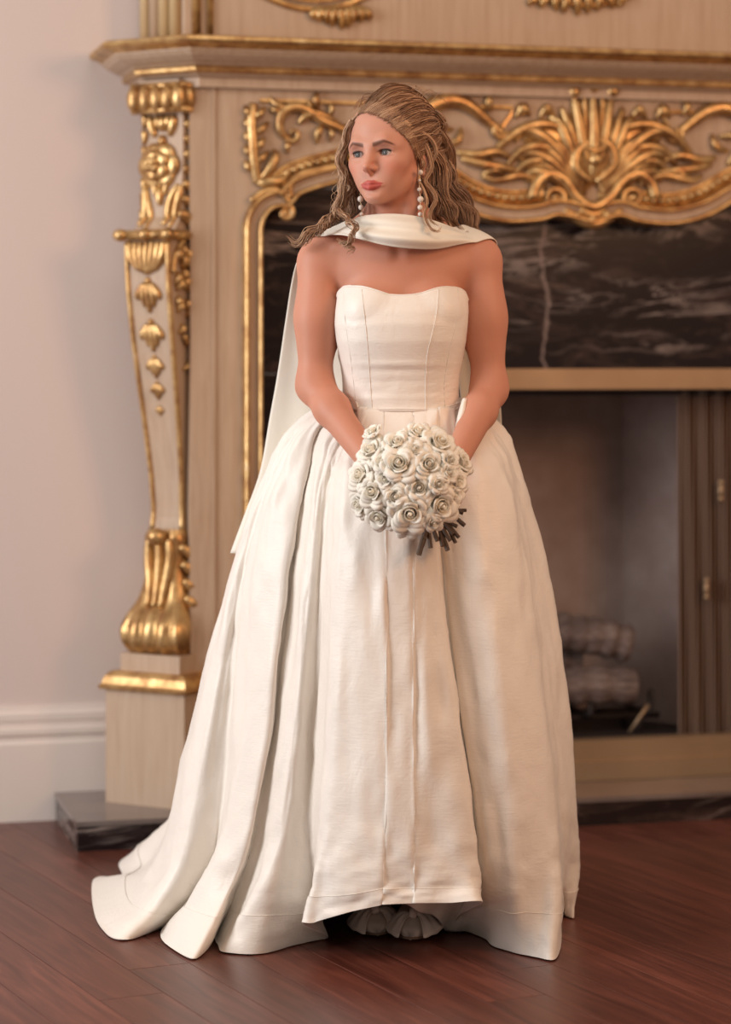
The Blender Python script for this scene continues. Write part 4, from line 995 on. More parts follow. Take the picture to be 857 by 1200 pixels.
# lining layer that shows under the raised front hem
top = cr([W(*p) for p in ((466, 1030, 4.70), (490, 1030, 4.73), (515, 1032, 4.765), (535, 1034, 4.79), (556, 1036, 4.82))], 8); bot = cr([W(*p) for p in ((468, 1056, 4.73), (490, 1067, 4.79), (513, 1076, 4.86), (524, 1092, 4.95), (556, 1093, 4.945))], 8)
t_ = np.linspace(0, 1, 14)[:, None, None]; un = top[None] * (1 - t_) + bot[None] * t_; un[:, :, 1] += .008 * np.sin(t_[:, :, 0] * 5 + np.arange(un.shape[1])[None] * .7) * t_[:, :, 0]; un[:, :, 2] = np.maximum(un[:, :, 2], .003)
o = pobj('underskirt', un.reshape(-1, 3), grid_faces(14, un.shape[1]), MT['silk']); so = o.modifiers.new('cloth', 'SOLIDIFY'); so.thickness = .0015
# ---- bodice
BR = [(334, 395, 548, 4.812, 4.985), (350, 392.5, 550, 4.800, 4.99), (365, 390.5, 550.5, 4.788, 4.99), (380, 390.5, 549, 4.782, 4.99), (400, 394, 546, 4.785, 4.985), (420, 399, 542, 4.798, 4.98), (440, 404, 538, 4.810, 4.975), (460, 407, 536.5, 4.818, 4.975), (478, 407, 537, 4.818, 4.98), (490, 404, 540, 4.808, 4.985), (505, 398, 546, 4.80, 4.99)]
BRa = np.array(BR, float)
def bsec(py): return [np.interp(py, BRa[:, 0], BRa[:, i]) for i in range(1, 5)]
NKx = np.array([393, 397, 403, 410, 425, 440, 455, 470, 485, 500, 513, 525, 533, 540, 545, 549]); NKy = np.array([352, 341.5, 336, 335, 338.5, 342.5, 345.3, 346.3, 345.5, 342.5, 339, 337, 336.8, 338.5, 342, 352])
nth = 128; nrow = 50; bv = np.zeros((nrow, nth, 3))
for j in range(nth):
    t = 2 * math.pi * j / nth; c, s = math.cos(t), math.sin(t); ex = 2 / 2.35
    cx_ = math.copysign(abs(c) ** ex, c); sy_ = math.copysign(abs(s) ** ex, s)
    def pt(py):
        xl, xr, yf, yb = bsec(py); px = (xl + xr) / 2 + (xr - xl) / 2 * cx_; ym = (yf + yb) / 2
        return px, py, ym - (yb - yf) / 2 * sy_
    top = 350.0
    if s > -.1:
        for _ in range(5): top = np.interp(pt(top)[0], NKx, NKy)
        top = top + (350 - top) * np.clip(-s / .1, 0, 1)
    else: top = 350
    for i in range(nrow):
        py = top + (482 - top) * i / (nrow - 1); px, py, Y = pt(py)
        # drag lines at the waist
        if s > 0:
            e = np.exp(-((px - 468) / 46) ** 2)
            Y -= .0035 * math.exp(-((py - 427 - .004 * (px - 470) ** 1) / 3.2) ** 2) * e - .0030 * math.exp(-((py - 433) / 3.5) ** 2) * e
            Y -= .0028 * math.exp(-((py - 466 + .01 * (px - 470)) / 2.6) ** 2) * e - .002 * math.exp(-((py - 447) / 3.0) ** 2) * e
            Y += .0016 * math.sin(px * .35 + py * .9) * np.exp(-((px - 520) / 22) ** 2) * np.clip((py - 425) / 20, 0, 1)
        bv[i, j] = W(px, py, Y)
BVt = push_out(bv.reshape(-1, 3), .005); bv = BVt.reshape(nrow, nth, 3)
for _ in range(2): bv[1:-1] = bv[1:-1] * .5 + .25 * (np.roll(bv[1:-1], 1, 1) + np.roll(bv[1:-1], -1, 1))
bodice = pobj('bodice', bv.reshape(-1, 3), grid_faces(nrow, nth, True), MT['silk']); so = bodice.modifiers.new('cloth', 'SOLIDIFY'); so.thickness = .003; so.offset = 0
bodice['label'] = 'strapless boned bodice with a curved neckline'
def on_bodice(pts):
    out = []
    F_ = bv[:, :nth // 2 + 1].reshape(-1, 3); pxs = F_[:, 0] / F_[:, 1] * FPX + CX; pys = HY - (F_[:, 2] - CAMZ) / F_[:, 1] * FPX
    for x, y in pts:
        k = np.argsort((pxs - x) ** 2 + (pys - y) ** 2)[:4]; wgt = 1 / (1 + (pxs[k] - x) ** 2 + (pys[k] - y) ** 2); out.append(W(x, y, (F_[k, 1] * wgt).sum() / wgt.sum() - .0022))
    return np.array(out)
for P in ([(424, 339), (426, 360), (429, 385), (432, 420), (434, 450), (436, 478), (437, 500)], [(514, 339), (512, 365), (507, 390), (501, 415), (499, 445), (499, 478), (499, 500)], [(403, 337), (404, 370), (411, 420), (417, 470)], [(537, 338), (536, 370), (527, 410), (521, 450), (522, 478)],
          [(412, 479), (440, 479.5), (470, 479), (500, 479.5), (534, 480)]):
    v_, f_ = tube(on_bodice(cr(P, 5)), .0007, 6); pobj('seam', v_, f_, MT['silk'], bodice)
rim = np.vstack([bv[0], bv[0][:1]]); v_, f_ = tube(rim, .0022, 8); pobj('neckline_piping', v_, f_, MT['silk'], bodice)
# knotted tie at the side of the waist
tie = MB()
for P, wd, ph in (([(545, 467, 4.83), (543, 478, 4.812), (540, 490, 4.80), (536, 503, 4.795), (533, 516, 4.795)], .0075, 0), ([(549, 470, 4.835), (548, 480, 4.82), (545, 492, 4.81), (541, 506, 4.80)], .0050, 2)):
    Q = np.array([W(*p) for p in cr(P, 9)]); nq = len(Q); vv = []
    for i in range(nq):
        for q in range(9):
            s_ = q / 8 * 2 - 1; k_ = .35 + .65 * math.sin(math.pi * min(1, .15 + i / nq)); vv.append(Q[i] + np.array([wd * s_ * k_, -.0026 * math.cos(s_ * 4 + ph) - .0008 * math.sin(i * .5 + s_ * 2 + ph), .0]))
    tie.add(vv, grid_faces(nq, 9))
o = pobj('waist_tie', tie.v, tie.f, MT['silk'], bodice); so = o.modifiers.new('cloth', 'SOLIDIFY'); so.thickness = .0016
for P in ([(545, 474, 4.79), (534, 480, 4.79), (522, 486, 4.79), (512, 492, 4.79)], [(544, 477, 4.79), (536, 489, 4.786), (529, 500, 4.785)], [(546, 471, 4.795), (536, 473, 4.80), (524, 477, 4.805)]):
    v_, f_ = tube(on_bodice([(x, y) for x, y, _ in cr(P, 5)]), .0014, 6); pobj('gather', v_, f_, MT['silk'], bodice)

# ---- scarf: across the throat, over both shoulders, hanging behind
SCF = [((270, 648, 5.09), (392, 655, 5.06)), ((287, 602, 5.09), (395, 600, 5.05)), ((305, 552, 5.07), (398, 552, 5.05)), ((316, 490, 5.05), (402, 490, 5.03)), ((325, 440, 5.03), (404, 445, 5.02)), ((334, 380, 5.01), (405, 380, 5.01)), ((342, 330, 4.99), (405, 320, 5.00)), ((350, 302, 4.965), (406, 292, 5.0)), ((361, 287, 4.93), (408, 275, 4.99)),
       ((378, 277, 4.885), (412, 264, 4.95)), ((400, 275, 4.835), (416, 257, 4.89)), ((425, 281, 4.80), (425, 253.5, 4.845)), ((452, 287.5, 4.785), (445, 251, 4.825)), ((482, 291, 4.785), (470, 251, 4.82)), ((512, 291.5, 4.805), (497, 255, 4.83)), ((540, 286, 4.84), (522, 263, 4.87)), ((558, 284, 4.87), (538, 270, 4.92)), ((571, 289, 4.91), (550, 272, 4.97)),
       ((578, 303, 4.955), (545, 285, 5.02)), ((578, 345, 4.985), (535, 345, 5.03)), ((581, 400, 5.0), (535, 400, 5.03)), ((586, 465, 5.03), (540, 470, 5.05)), ((588, 492, 5.06), (545, 500, 5.09)), ((590, 560, 5.14), (548, 560, 5.17))]
A = cr([W(*a) for a, b in SCF], 10); B = cr([W(*b) for a, b in SCF], 10); ns = 28; s_ = np.linspace(0, 1, ns)
sc_ = A[:, None] * (1 - s_)[None, :, None] + B[:, None] * s_[None, :, None]; na = len(A)
front = np.exp(-((np.arange(na) - 132) / 34.0) ** 2)
rip = (.0055 * np.sin(s_[None] * 13 + np.arange(na)[:, None] * .035) + .004 * np.sin(s_[None] * 7.3 - np.arange(na)[:, None] * .06 + 1)) * (.35 + .65 * front[:, None])
bulge = .012 * np.sin(np.pi * s_)[None] * front[:, None]
sc_[:, :, 1] -= rip + bulge
flat_ = push_out(sc_.reshape(-1, 3), .0045); sc_ = flat_.reshape(na, ns, 3)
for _ in range(3):
    sc_[1:-1] = sc_[1:-1] * .5 + .25 * (sc_[2:] + sc_[:-2])
flat_ = push_out(sc_.reshape(-1, 3), .0035)
scarf = pobj('scarf', flat_, grid_faces(na, ns), MT['scarf']); so = scarf.modifiers.new('cloth', 'SOLIDIFY'); so.thickness = .002; so.offset = 0
scarf['label'] = 'ivory scarf drawn across the throat with its ends hanging behind'

# ---- hair
def hair_mat(name, dark, mid, light):
    m = mat(name, mid, .42); at = nd(m, 'ShaderNodeVertexColor'); at.layer_name = 'tone'; lk(m, ramp(m, at.outputs['Color'], [(0.0, dark), (.5, mid), (1.0, light)]), bsdf(m).inputs['Base Color']); bsdf(m).inputs['Specular IOR Level'].default_value = .45
    return m
MT['hair'] = hair_mat('dark_blonde_hair', (0.085, 0.037, 0.018), (0.32, 0.168, 0.09), (0.66, 0.43, 0.265))
class Strands:
    def __init__(self): self.P = []; self.R = []; self.T = []
    def lock(self, guide, n, spread, tone=.5, rad=.0011, npts=34, wave=0.0, freq=3.0, seed=0, tips=.5, head=True, jit=.18):
        r = np.random.default_rng(seed); G_ = cr(guide, 12); d = np.r_[0, np.cumsum(np.linalg.norm(np.diff(G_, axis=0), axis=1))]; s = np.linspace(0, d[-1], npts)
        G_ = np.stack([np.interp(s, d, G_[:, i]) for i in range(3)], 1); T = np.gradient(G_, axis=0); T /= np.linalg.norm(T, axis=1)[:, None]
        X = np.cross(T, (0, -1, .1)); X /= np.linalg.norm(X, axis=1)[:, None] + 1e-9; Yv = np.cross(T, X); t = np.linspace(0, 1, npts)
        for _ in range(n):
            a = r.uniform(0, 2 * math.pi); q = math.sqrt(r.uniform(0, 1)); tw = r.normal(0, .6)
            sp = spread * (1 - (1 - tips) * t) if np.isscalar(spread) else np.interp(t, np.linspace(0, 1, len(spread)), spread)
            an = a + tw * t
            ph = r.uniform(-.5, .5); wv = wave * np.sin(freq * 2 * math.pi * t + ph) * np.clip(t * 3, 0, 1)
            P = G_ + X * (q * sp * np.cos(an) + wv)[:, None] + Yv * (q * sp * np.sin(an) * .8 + wave * .6 * np.cos(freq * 2 * math.pi * t + ph) * np.clip(t * 3, 0, 1))[:, None]
            P += np.cumsum(r.normal(0, .00022, (npts, 3)), 0) * jit / .18
            e = r.uniform(.82, 1.0); P = np.stack([np.interp(t * e, t, P[:, i]) for i in range(3)], 1)
            self.P.append(P); self.R.append(rad * r.uniform(.75, 1.25) * (1 - .65 * t ** 2)); self.T.append(np.clip(tone + .06 + r.normal(0, .23), 0, 1))
    def build(self, name, parent, margin=.002, push=True):
        P = np.array(self.P); n, k = P.shape[:2]
        if push: P = push_out(P.reshape(-1, 3), margin, 2).reshape(n, k, 3)
        T = np.gradient(P, axis=1); T /= np.linalg.norm(T, axis=2)[:, :, None] + 1e-9
        X = np.cross(T, (.1, -1, .05)); X /= np.linalg.norm(X, axis=2)[:, :, None] + 1e-9; Y_ = np.cross(T, X); R = np.array(self.R)[:, :, None]
        ring = [P + R * (math.cos(a) * X + math.sin(a) * Y_) for a in (0, 2.094, 4.189)]
        V = np.stack(ring, 2).reshape(-1, 3); base = (np.arange(n) * k * 3)[:, None, None] + (np.arange(k - 1) * 3)[None, :, None]; j = np.arange(3)[None, None]
        a = base + j; b = base + (j + 1) % 3; Q = np.stack([a, b, b + 3, a + 3], -1).reshape(-1, 4)
        o = fastmesh(name, V - BASE, Q, MT['hair'], parent); tn = np.repeat(np.array(self.T), k * 3)
        ca = o.data.color_attributes.new('tone', 'FLOAT_COLOR', 'POINT'); ca.data.foreach_set('color', np.stack([tn, tn, tn, np.ones_like(tn)], 1).astype(np.float32).ravel()); return o
# scalp cover under the strands
HLN = np.array([(-.071, .018, -.025), (-.071, .034, .012), (-.064, .052, .040), (-.050, .066, .062), (-.023, .079, .081), (.008, .080, .073), (.033, .073, .056), (.051, .059, .037), (.062, .043, .020), (.069, .027, -.002), (.072, .014, -.022)])
HC = np.array([0, -.014, .034]); HRAD = np.array([.0765, .0935, .0875])
b = MB().ball((0, 0, 0), 1.0, 48, 32); V = np.array(b.v); D = V * HRAD * .985 + HC
fl = np.interp(D[:, 2], [-.09, -.02, .0, .02, .037, .056, .074, .09, .12], [-.036, .000, .013, .029, .042, .054, .062, .067, .072])
keep = (D[:, 1] < fl) & (D[:, 2] > -.07); fm = [q for q in b.f if all(keep[i] for i in q)]; us = sorted({i for q in fm for i in q}); rm = {k: i for i, k in enumerate(us)}
Vw = E0 + D[us][:, :1] * hL + D[us][:, 1:2] * hF + D[us][:, 2:] * hU
hair = pobj('hair', Vw, [tuple(rm[i] for i in q) for q in fm], MT['hair']); hair['label'] = 'long wavy dark blonde hair, half tied up'
ca = hair.data.color_attributes.new('tone', 'FLOAT_COLOR', 'POINT'); ca.data.foreach_set('color', np.tile([.38, .38, .38, 1], (len(us), 1)).astype(np.float32).ravel())
def Hw(P): P = np.atleast_2d(P); return E0 + P[:, :1] * hL + P[:, 1:2] * hF + P[:, 2:] * hU
# swept back from the hairline to the knot
st = Strands(); r = np.random.default_rng(4); hs_ = cr(HLN, 20)
KN = np.array([.040, -.098, .045]); KR = np.array([-.052, -.070, .010])
for i in range(2100):
    a = r.uniform(0, 1) ** .9; p0 = hs_[int(a * (len(hs_) - 1))] + np.array([0, abs(r.normal(0, .003)), -abs(r.normal(0, .0035))]); back = r.uniform(0, 1) ** 2 * .75 if r.uniform() < .38 else 0
    left = a < .36
    k = (KR if left else KN) + r.normal(0, .010, 3)
    d0 = (p0 - HC) / HRAD; d1 = (k - HC) / HRAD; n0, n1 = np.linalg.norm(d0), np.linalg.norm(d1); d0 /= n0; d1 /= n1
    om_ = math.acos(np.clip(d0 @ d1, -1, 1)); t = np.linspace(back, 1, 34)[:, None]
    d = (np.sin((1 - t) * om_) * d0 + np.sin(t * om_) * d1) / math.sin(om_)
    up = np.array([0, 0, 1.0]) if not left else np.array([-.6, 0, .35])
    d = d + up * (.30 if not left else .10) * np.sin(np.pi * t) * (1 - .3 * a); d /= np.linalg.norm(d, axis=1)[:, None]
    lift = 1.012 + (.115 + r.normal(0, .035)) * np.sin(np.pi * np.clip(t, 0, 1)) ** .8 + .05 * t
    lift = lift + .012 * np.sin(t * 9 + a * 40)
    P = Hw(HC + d * HRAD * lift)
    st.P.append(P); st.R.append((.0011 if back > .02 else np.linspace(.0005, .0012, 34)) * np.ones(34) * r.uniform(.75, 1.25)); st.T.append(np.clip(.50 + .16 * math.sin(a * 60) + r.normal(0, .22), 0, 1))
# twist and knot at the back
for kx, (ox, oy, oz, rr) in enumerate(((0, 0, 0, .020), (.012, -.004, .022, .018), (-.012, -.006, .034, .018), (.018, .0, -.018, .017))):
    c = KN + (ox, oy, oz)
    ring = [c + np.array([rr * math.cos(q) * .9, rr * .5 * math.sin(q * 2) - .004, rr * math.sin(q)]) for q in np.linspace(0, 6.6, 12)]
    st.lock(Hw(np.array(ring)), 70, .008, .48, seed=40 + kx, tips=1)
st.build('swept_hair', hair, .002)
def px_lock(P): return [W(*p) for p in P]
# mass of waves falling behind her left shoulder
st = Strands()
for k, (P, n, sp, tone) in enumerate((
    ([(503, 148, 4.94), (520, 170, 4.96), (524, 198, 4.97), (527, 220, 4.965), (542, 244, 4.96), (552, 262, 4.95), (563, 281, 4.93)], 170, [.012, .016, .017, .016, .010], .34),
    ([(506, 138, 4.95), (520, 164, 4.97), (527, 192, 4.98), (529, 216, 4.975), (549, 238, 4.96), (553, 256, 4.95), (549, 270, 4.94)], 140, [.010, .013, .014, .012, .006], .36),
    ([(496, 158, 4.92), (510, 186, 4.94), (519, 212, 4.945), (519, 236, 4.94), (530, 256, 4.93), (541, 274, 4.90)], 150, [.010, .014, .015, .013, .008], .30),
    ([(489, 172, 4.915), (498, 198, 4.925), (508, 226, 4.93), (511, 248, 4.925), (520, 266, 4.90)], 110, [.010, .013, .013, .010], .22),
    ([(515, 170, 4.95), (524, 200, 4.955), (522, 225, 4.945), (533, 245, 4.935), (528, 262, 4.92), (538, 276, 4.90), (552, 272, 4.90)], 70, [.008, .008, .007, .004], .50),
    ([(518, 165, 4.96), (530, 205, 4.965), (532, 232, 4.96), (557, 252, 4.95), (561, 268, 4.94), (569, 283, 4.93)], 50, [.006, .007, .006, .003], .46))):
    st.lock(px_lock(P), n, np.array(sp), tone, wave=.0045, freq=2.6, seed=k + 10)
st.build('curl', hair, .003)
# loose light lock in front of the ear
for k, (P, n, sp, tone) in enumerate((
    ([(470, 146, 4.822), (490, 154, 4.83), (506, 164, 4.845), (512, 178, 4.85), (505, 192, 4.85), (499, 202, 4.845)], 34, .0042, .66),
    ([(484, 158, 4.84), (497, 166, 4.845), (504, 184, 4.85), (505, 198, 4.85), (498, 212, 4.845), (508, 224, 4.845), (511, 236, 4.845), (504, 248, 4.825), (504, 258, 4.805), (514, 265, 4.80)], 46, .0048, .66),
    ([(490, 186, 4.86), (489, 206, 4.85), (496, 222, 4.845), (500, 238, 4.842), (498, 252, 4.815), (504, 268, 4.79), (515, 271, 4.79), (517, 263, 4.795)], 20, .0026, .62),
    ([(478, 160, 4.835), (489, 176, 4.84), (495, 192, 4.85), (494, 208, 4.852), (498, 226, 4.855), (503, 240, 4.86)], 40, .0046, .45))):
    st = Strands(); st.lock(px_lock(P), n, sp, tone, wave=.0010, freq=2.0, seed=k + 30, tips=.55); st.build('curl', hair, .002)
# curls on her right side
for k, (P, n, sp, tone) in enumerate((
    ([(413, 142, 4.84), (405, 160, 4.85), (403, 178, 4.85), (399, 194, 4.855), (405, 210, 4.855), (402, 226, 4.86), (394, 240, 4.855), (401, 254, 4.85)], 90, .0072, .58),
    ([(407, 160, 4.87), (400, 186, 4.875), (405, 204, 4.875), (411, 222, 4.88), (403, 238, 4.875), (393, 250, 4.87), (397, 262, 4.86)], 90, .0085, .42),
    ([(410, 190, 4.89), (408, 214, 4.90), (414, 232, 4.905), (410, 248, 4.905), (400, 256, 4.90)], 90, .0100, .30),
    ([(396, 246, 4.85), (404, 255, 4.83), (412, 262, 4.805), (416, 271, 4.79), (411, 281, 4.785), (403, 285, 4.79), (396, 281, 4.80)], 34, .0034, .55),
    ([(398, 284, 4.80), (406, 286, 4.79), (412, 291, 4.785), (413, 299, 4.785)], 12, .0016, .5),
    ([(402, 236, 4.87), (392, 252, 4.865), (378, 262, 4.855), (366, 271, 4.85), (353, 281, 4.85), (343, 285, 4.855), (336, 280, 4.86)], 44, .0046, .5),
    ([(404, 246, 4.865), (388, 256, 4.855), (374, 270, 4.845), (366, 277, 4.845)], 40, .0045, .42),
    ([(400, 240, 4.86), (386, 262, 4.85), (372, 274, 4.845), (356, 284, 4.85), (346, 288, 4.855)], 22, .004, .6))):
    st = Strands(); st.lock(px_lock(P), int(n * .75), sp, tone, wave=.0042, freq=3.4, seed=k + 60, tips=.7, jit=.6); st.build('curl', hair, .002)

# fine flyaway hairs
st = Strands(); r = np.random.default_rng(77)
for i in range(46):
    if i < 26: x0, y0 = r.uniform(412, 515), 0; y0 = 128 - 26 * math.sin((x0 - 405) / 115 * math.pi); P = [(x0, y0 + 8, 4.87), (x0 + r.uniform(2, 10), y0 - r.uniform(0, 5), 4.88), (x0 + r.uniform(10, 26), y0 - r.uniform(-4, 4), 4.90), (x0 + r.uniform(24, 40), y0 + r.uniform(4, 14), 4.92)]
    elif i < 36: y0 = r.uniform(160, 240); P = [(405, y0, 4.86), (398 + r.uniform(-3, 2), y0 + 12, 4.86), (392 + r.uniform(-6, 4), y0 + 22, 4.86), (394 + r.uniform(-8, 6), y0 + 34, 4.86)]
    else: y0 = r.uniform(170, 240); P = [(522, y0, 4.95), (533 + r.uniform(-3, 4), y0 + 14, 4.955), (536 + r.uniform(-4, 6), y0 + 28, 4.955), (545 + r.uniform(-6, 8), y0 + 40, 4.95)]
    st.lock(px_lock(P), 1, .001, .6, rad=.0006, seed=300 + i)
st.build('flyaway_hair', hair, .002)['kind'] = 'stuff'

# ---- earrings
MT['pearl'] = mat('pearl', (0.74, 0.66, 0.58), .18, 0, **{'Coat Weight': .6})
MT['earwire'] = mat('ear_wire', (0.8, 0.6, 0.35), .25, 1)
for P, wire in (([(493.0, 202, 3.2, 4.832), (492, 211.5, 1.7, 4.832), (491.5, 222, 2.6, 4.832), (493, 233.5, 3.8, 4.832), (492.5, 243, 3.2, 4.832), (492.5, 251, 2.7, 4.832)], 1), ([(422, 221, 2.0, 4.86), (422.5, 233.2, 3.7, 4.86), (423.2, 243, 3.2, 4.86), (424, 251, 2.5, 4.86)], 1)):
    v_, f_ = tube([W(x, y, Y) for x, y, r_, Y in P], .0006, 6); ear = pobj('earring', v_, f_, MT['earwire'])
    for x, y, r_, Y in P: b = MB().ball(W(x, y, Y), r_ * Y / FPX, 16, 12); pobj('pearl', b.v, b.f, MT['pearl'], ear)
    ear['label'] = 'drop earring of pearls'

# ---- shoes
MT['shoe'] = mat('ivory_leather', (0.84, 0.72, 0.64), .38); MT['sole'] = mat('shoe_sole', (0.25, 0.16, 0.11), .6)
for (tx, ty, hx_, yaw) in ((443, 1100, 436, -.10), (481, 1105, 499, .16)):
    toe = W(tx, ty, 4.86); toe[2] = 0; toe[1] = 3306.0 / (ty - 425) + .006
    d = np.array([math.sin(yaw), 1.0, 0]); d /= np.linalg.norm(d); sd = np.array([d[1], -d[0], 0])
    ts = np.linspace(0, 1, 22); Lg = .235; v = []; ring = 20
    wid = np.interp(ts, [0, .04, .15, .32, .5, .75, .92, 1], [.001, .013, .031, .044, .038, .029, .028, .012]); hei = np.interp(ts, [0, .05, .18, .35, .42, .6, .85, 1], [.002, .020, .036, .050, .050, .052, .060, .058]); lift = np.interp(ts, [0, .1, .35, .6, .85, 1], [.004, .002, .002, .016, .042, .05]); asym = np.interp(ts, [0, .3, 1], [0, .0, 0])
    for i, t in enumerate(ts):
        c = toe + d * Lg * t
        for j in range(ring):
            a = 2 * math.pi * j / ring; x = math.cos(a); z = math.sin(a)
            v.append(c + sd * wid[i] * math.copysign(abs(x) ** .8, x) + np.array([0, 0, lift[i] + hei[i] * (.5 + .5 * math.copysign(abs(z) ** .8, z))]))
    f = grid_faces(len(ts), ring, True) + [tuple(range(ring)), tuple(reversed([(len(ts) - 1) * ring + j for j in range(ring)]))]
    shoe = pobj('shoe', v, f, MT['shoe']); shoe['label'] = 'pointed ivory shoe with a gathered bow'
    hb_ = toe + d * Lg * .93; b = MB(); v_, f_ = tube([hb_ + (0, 0, .002), hb_ + (0, 0, .03), hb_ + (0, 0, .05)], [.008, .010, .018], 12); b.add(v_, f_); pobj('heel', b.v, b.f, MT['shoe'], shoe)
    v = []; 
    for i, t in enumerate(ts):
        c = toe + d * Lg * t
        for s2 in (-1, 1): v.append(c + sd * wid[i] * 1.03 * s2 + np.array([0, 0, lift[i] + .001]))
        for s2 in (1, -1): v.append(c + sd * wid[i] * 1.03 * s2 + np.array([0, 0, lift[i] + .006]))
    pobj('sole', v, grid_faces(len(ts), 4, True) + [(0, 1, 2, 3)], MT['sole'], shoe, False)
    # bow: two gathered fans meeting at a wrapped knot
    kc = toe + d * Lg * .215 + np.array([0, 0, .040])
    for s2 in (-1, 1):
        nr_, nc_ = 14, 25; v = []
        for i in range(nr_):
            t = i / (nr_ - 1)
            for j in range(nc_):
                q = j / (nc_ - 1) * 2 - 1; R_ = .004 + .054 * t
                ang = -.30 + q * (.66 + .16 * t); x = R_ * math.cos(ang) * s2; yv = R_ * math.sin(ang) * .95
                z = .009 * math.sin(t * math.pi) * (1 - .4 * q * q) - .024 * t ** 1.8 + .0032 * math.cos(q * 11) * (.3 + .7 * (1 - t)) + .004
                v.append(kc + sd * x + d * (yv + .004) + np.array([0, 0, z + .010 * (yv / .04) * t]))
        o = pobj('bow_loop', v, grid_faces(nr_, nc_), MT['shoe'], shoe); so = o.modifiers.new('cloth', 'SOLIDIFY'); so.thickness = .003
    v_, f_ = tube([kc - d * .014 + (0, 0, .004), kc + (0, 0, .012), kc + d * .016 + (0, 0, .010)], [.008, .0095, .008], 14, .8); pobj('bow_knot', v_, f_, MT['shoe'], shoe)
# ================================================================ BOUQUET
MT['petal'] = m = mat('cream_rose_petal', (0.83, 0.77, 0.66), .55)
b = bsdf(m); b.inputs['Subsurface Weight'].default_value = .0; b.inputs['Subsurface Radius'].default_value = (1, .85, .6); b.inputs['Subsurface Scale'].default_value = .010
g2 = nd(m, 'ShaderNodeVertexColor'); g2.layer_name = 'tone'; oi = nd(m, 'ShaderNodeObjectInfo')
r1 = nd(m, 'ShaderNodeMapRange'); r1.inputs['To Min'].default_value = .95; r1.inputs['To Max'].default_value = 1.05; lk(m, oi.outputs['Random'], r1.inputs['Value'])
hs = nd(m, 'ShaderNodeHueSaturation'); lk(m, r1.outputs['Result'], hs.inputs['Value']); lk(m, g2.outputs['Color'], hs.inputs['Color']); lk(m, hs.outputs['Color'], b.inputs['Base Color'])
tl = nd(m, 'ShaderNodeBsdfTranslucent'); lk(m, hs.outputs['Color'], tl.inputs['Color']); ms = nd(m, 'ShaderNodeMixShader'); ms.inputs[0].default_value = .12; lk(m, b.outputs[0], ms.inputs[1]); lk(m, tl.outputs[0], ms.inputs[2]); lk(m, ms.outputs[0], m.node_tree.nodes['Material Output'].inputs['Surface'])
MT['stem'] = mat('dark_rose_stem', (0.075, 0.045, 0.028), .55); MT['stemcut'] = mat('cut_stem_end', (0.20, 0.13, 0.07), .6)
BC = W(482, 566, 4.640)                               # middle of the dome
bq = empty('bouquet', BC); tag(bq, 'round bouquet of cream roses with bare dark stems in her hands', 'bouquet')
def petal(R, Hh, half, curl, phi, z0, drop=.35, nv=8, nh=9, seed=0):
    """one petal of a rose of axis z: cupped sheet"""
    r = np.random.default_rng(seed); v = []; wob = r.uniform(-.03, .03, nh)
    for i in range(nv):
        t = i / (nv - 1)
        for j in range(nh):
            h_ = j / (nh - 1) * 2 - 1
            wdt = half * (.45 + .55 * math.sin(min(1, t * 1.25) * math.pi / 2)) * (1 if t < .8 else 1 - .35 * ((t - .8) / .2) ** 2)
            rho = R * (.30 + .70 * math.sin(t * math.pi / 2) ** .9) * (1 - .10 * h_ * h_) + curl * max(0, t - .70) ** 1.3 * 4.2 * (1 - .25 * h_ * h_)
            z = z0 + Hh * t * (1 - drop * h_ * h_ * t) - curl * max(0, t - .84) * 3.2 + wob[j] * .05 * t * R * 3
            a = phi + h_ * wdt; v.append((rho * math.cos(a), rho * math.sin(a), z))
    return v, grid_faces(nv, nh)
def tone_attr(o, inner):
    V = np.array([v.co for v in o.data.vertices]); rad = np.hypot(V[:, 0], V[:, 1]); k = np.clip(1 - rad / .016, 0, 1)[:, None] * inner
    col = np.array([.95, .905, .80]) * (1 - k) + np.array([.96, .89, .74]) * k
    ca = o.data.color_attributes.new('tone', 'FLOAT_COLOR', 'POINT'); ca.data.foreach_set('color', np.c_[col, np.ones(len(col))].astype(np.float32).ravel())
protos = []
for var in range(3):
    r = np.random.default_rng(100 + var); b = MB()
    # inner spiral
    v = []; n = 70
    for i in range(n):
        t = i / (n - 1); a = t * 4.6 * math.pi; rho = .0022 + .0105 * t
        for q in range(6): s = q / 5; v.append((rho * (1 + .12 * s) * math.cos(a), rho * (1 + .12 * s) * math.sin(a), .010 + .022 * s - .006 * t * s + .0012 * math.sin(a * 1.7) * s))
    b.add(v, grid_faces(n, 6))
    a0 = r.uniform(0, 6)
    for ring, (R, Hh, half, curl, cnt, z0) in enumerate(((.0150, .030, 1.05, .006, 3, .002), (.0195, .030, .95, .012, 4, -.001))):
        for k in range(cnt): v, f = petal(R * r.uniform(.95, 1.05), Hh * r.uniform(.94, 1.05), half, curl * r.uniform(.7, 1.2), a0 + 2 * math.pi * k / cnt + ring * .7, z0, .3, seed=var * 50 + ring * 9 + k); b.add(v, f)
    b.ball((0, 0, -.004), (.010, .010, .010), 10, 6); b.ball((0, 0, .024), (.0038, .0038, .009), 10, 6)
    core = b.build('rose', MT['petal']); tone_attr(core, 1.0); pets = []
    for k in range(6):
        R = .0245 if k % 2 else .0265; v, f = petal(R * r.uniform(.95, 1.08), .030 * r.uniform(.9, 1.05), .66, .013 * r.uniform(.7, 1.3), a0 + .4 + 2 * math.pi * k / 6, -.003, .28, seed=var * 70 + k)
        p = mesh_obj('petal', v, f, MT['petal'], core); tone_attr(p, .3); pets.append(p)
    for o in [core] + pets:
        so = o.modifiers.new('petal', 'SOLIDIFY'); so.thickness = .0007
    protos.append((core, pets))
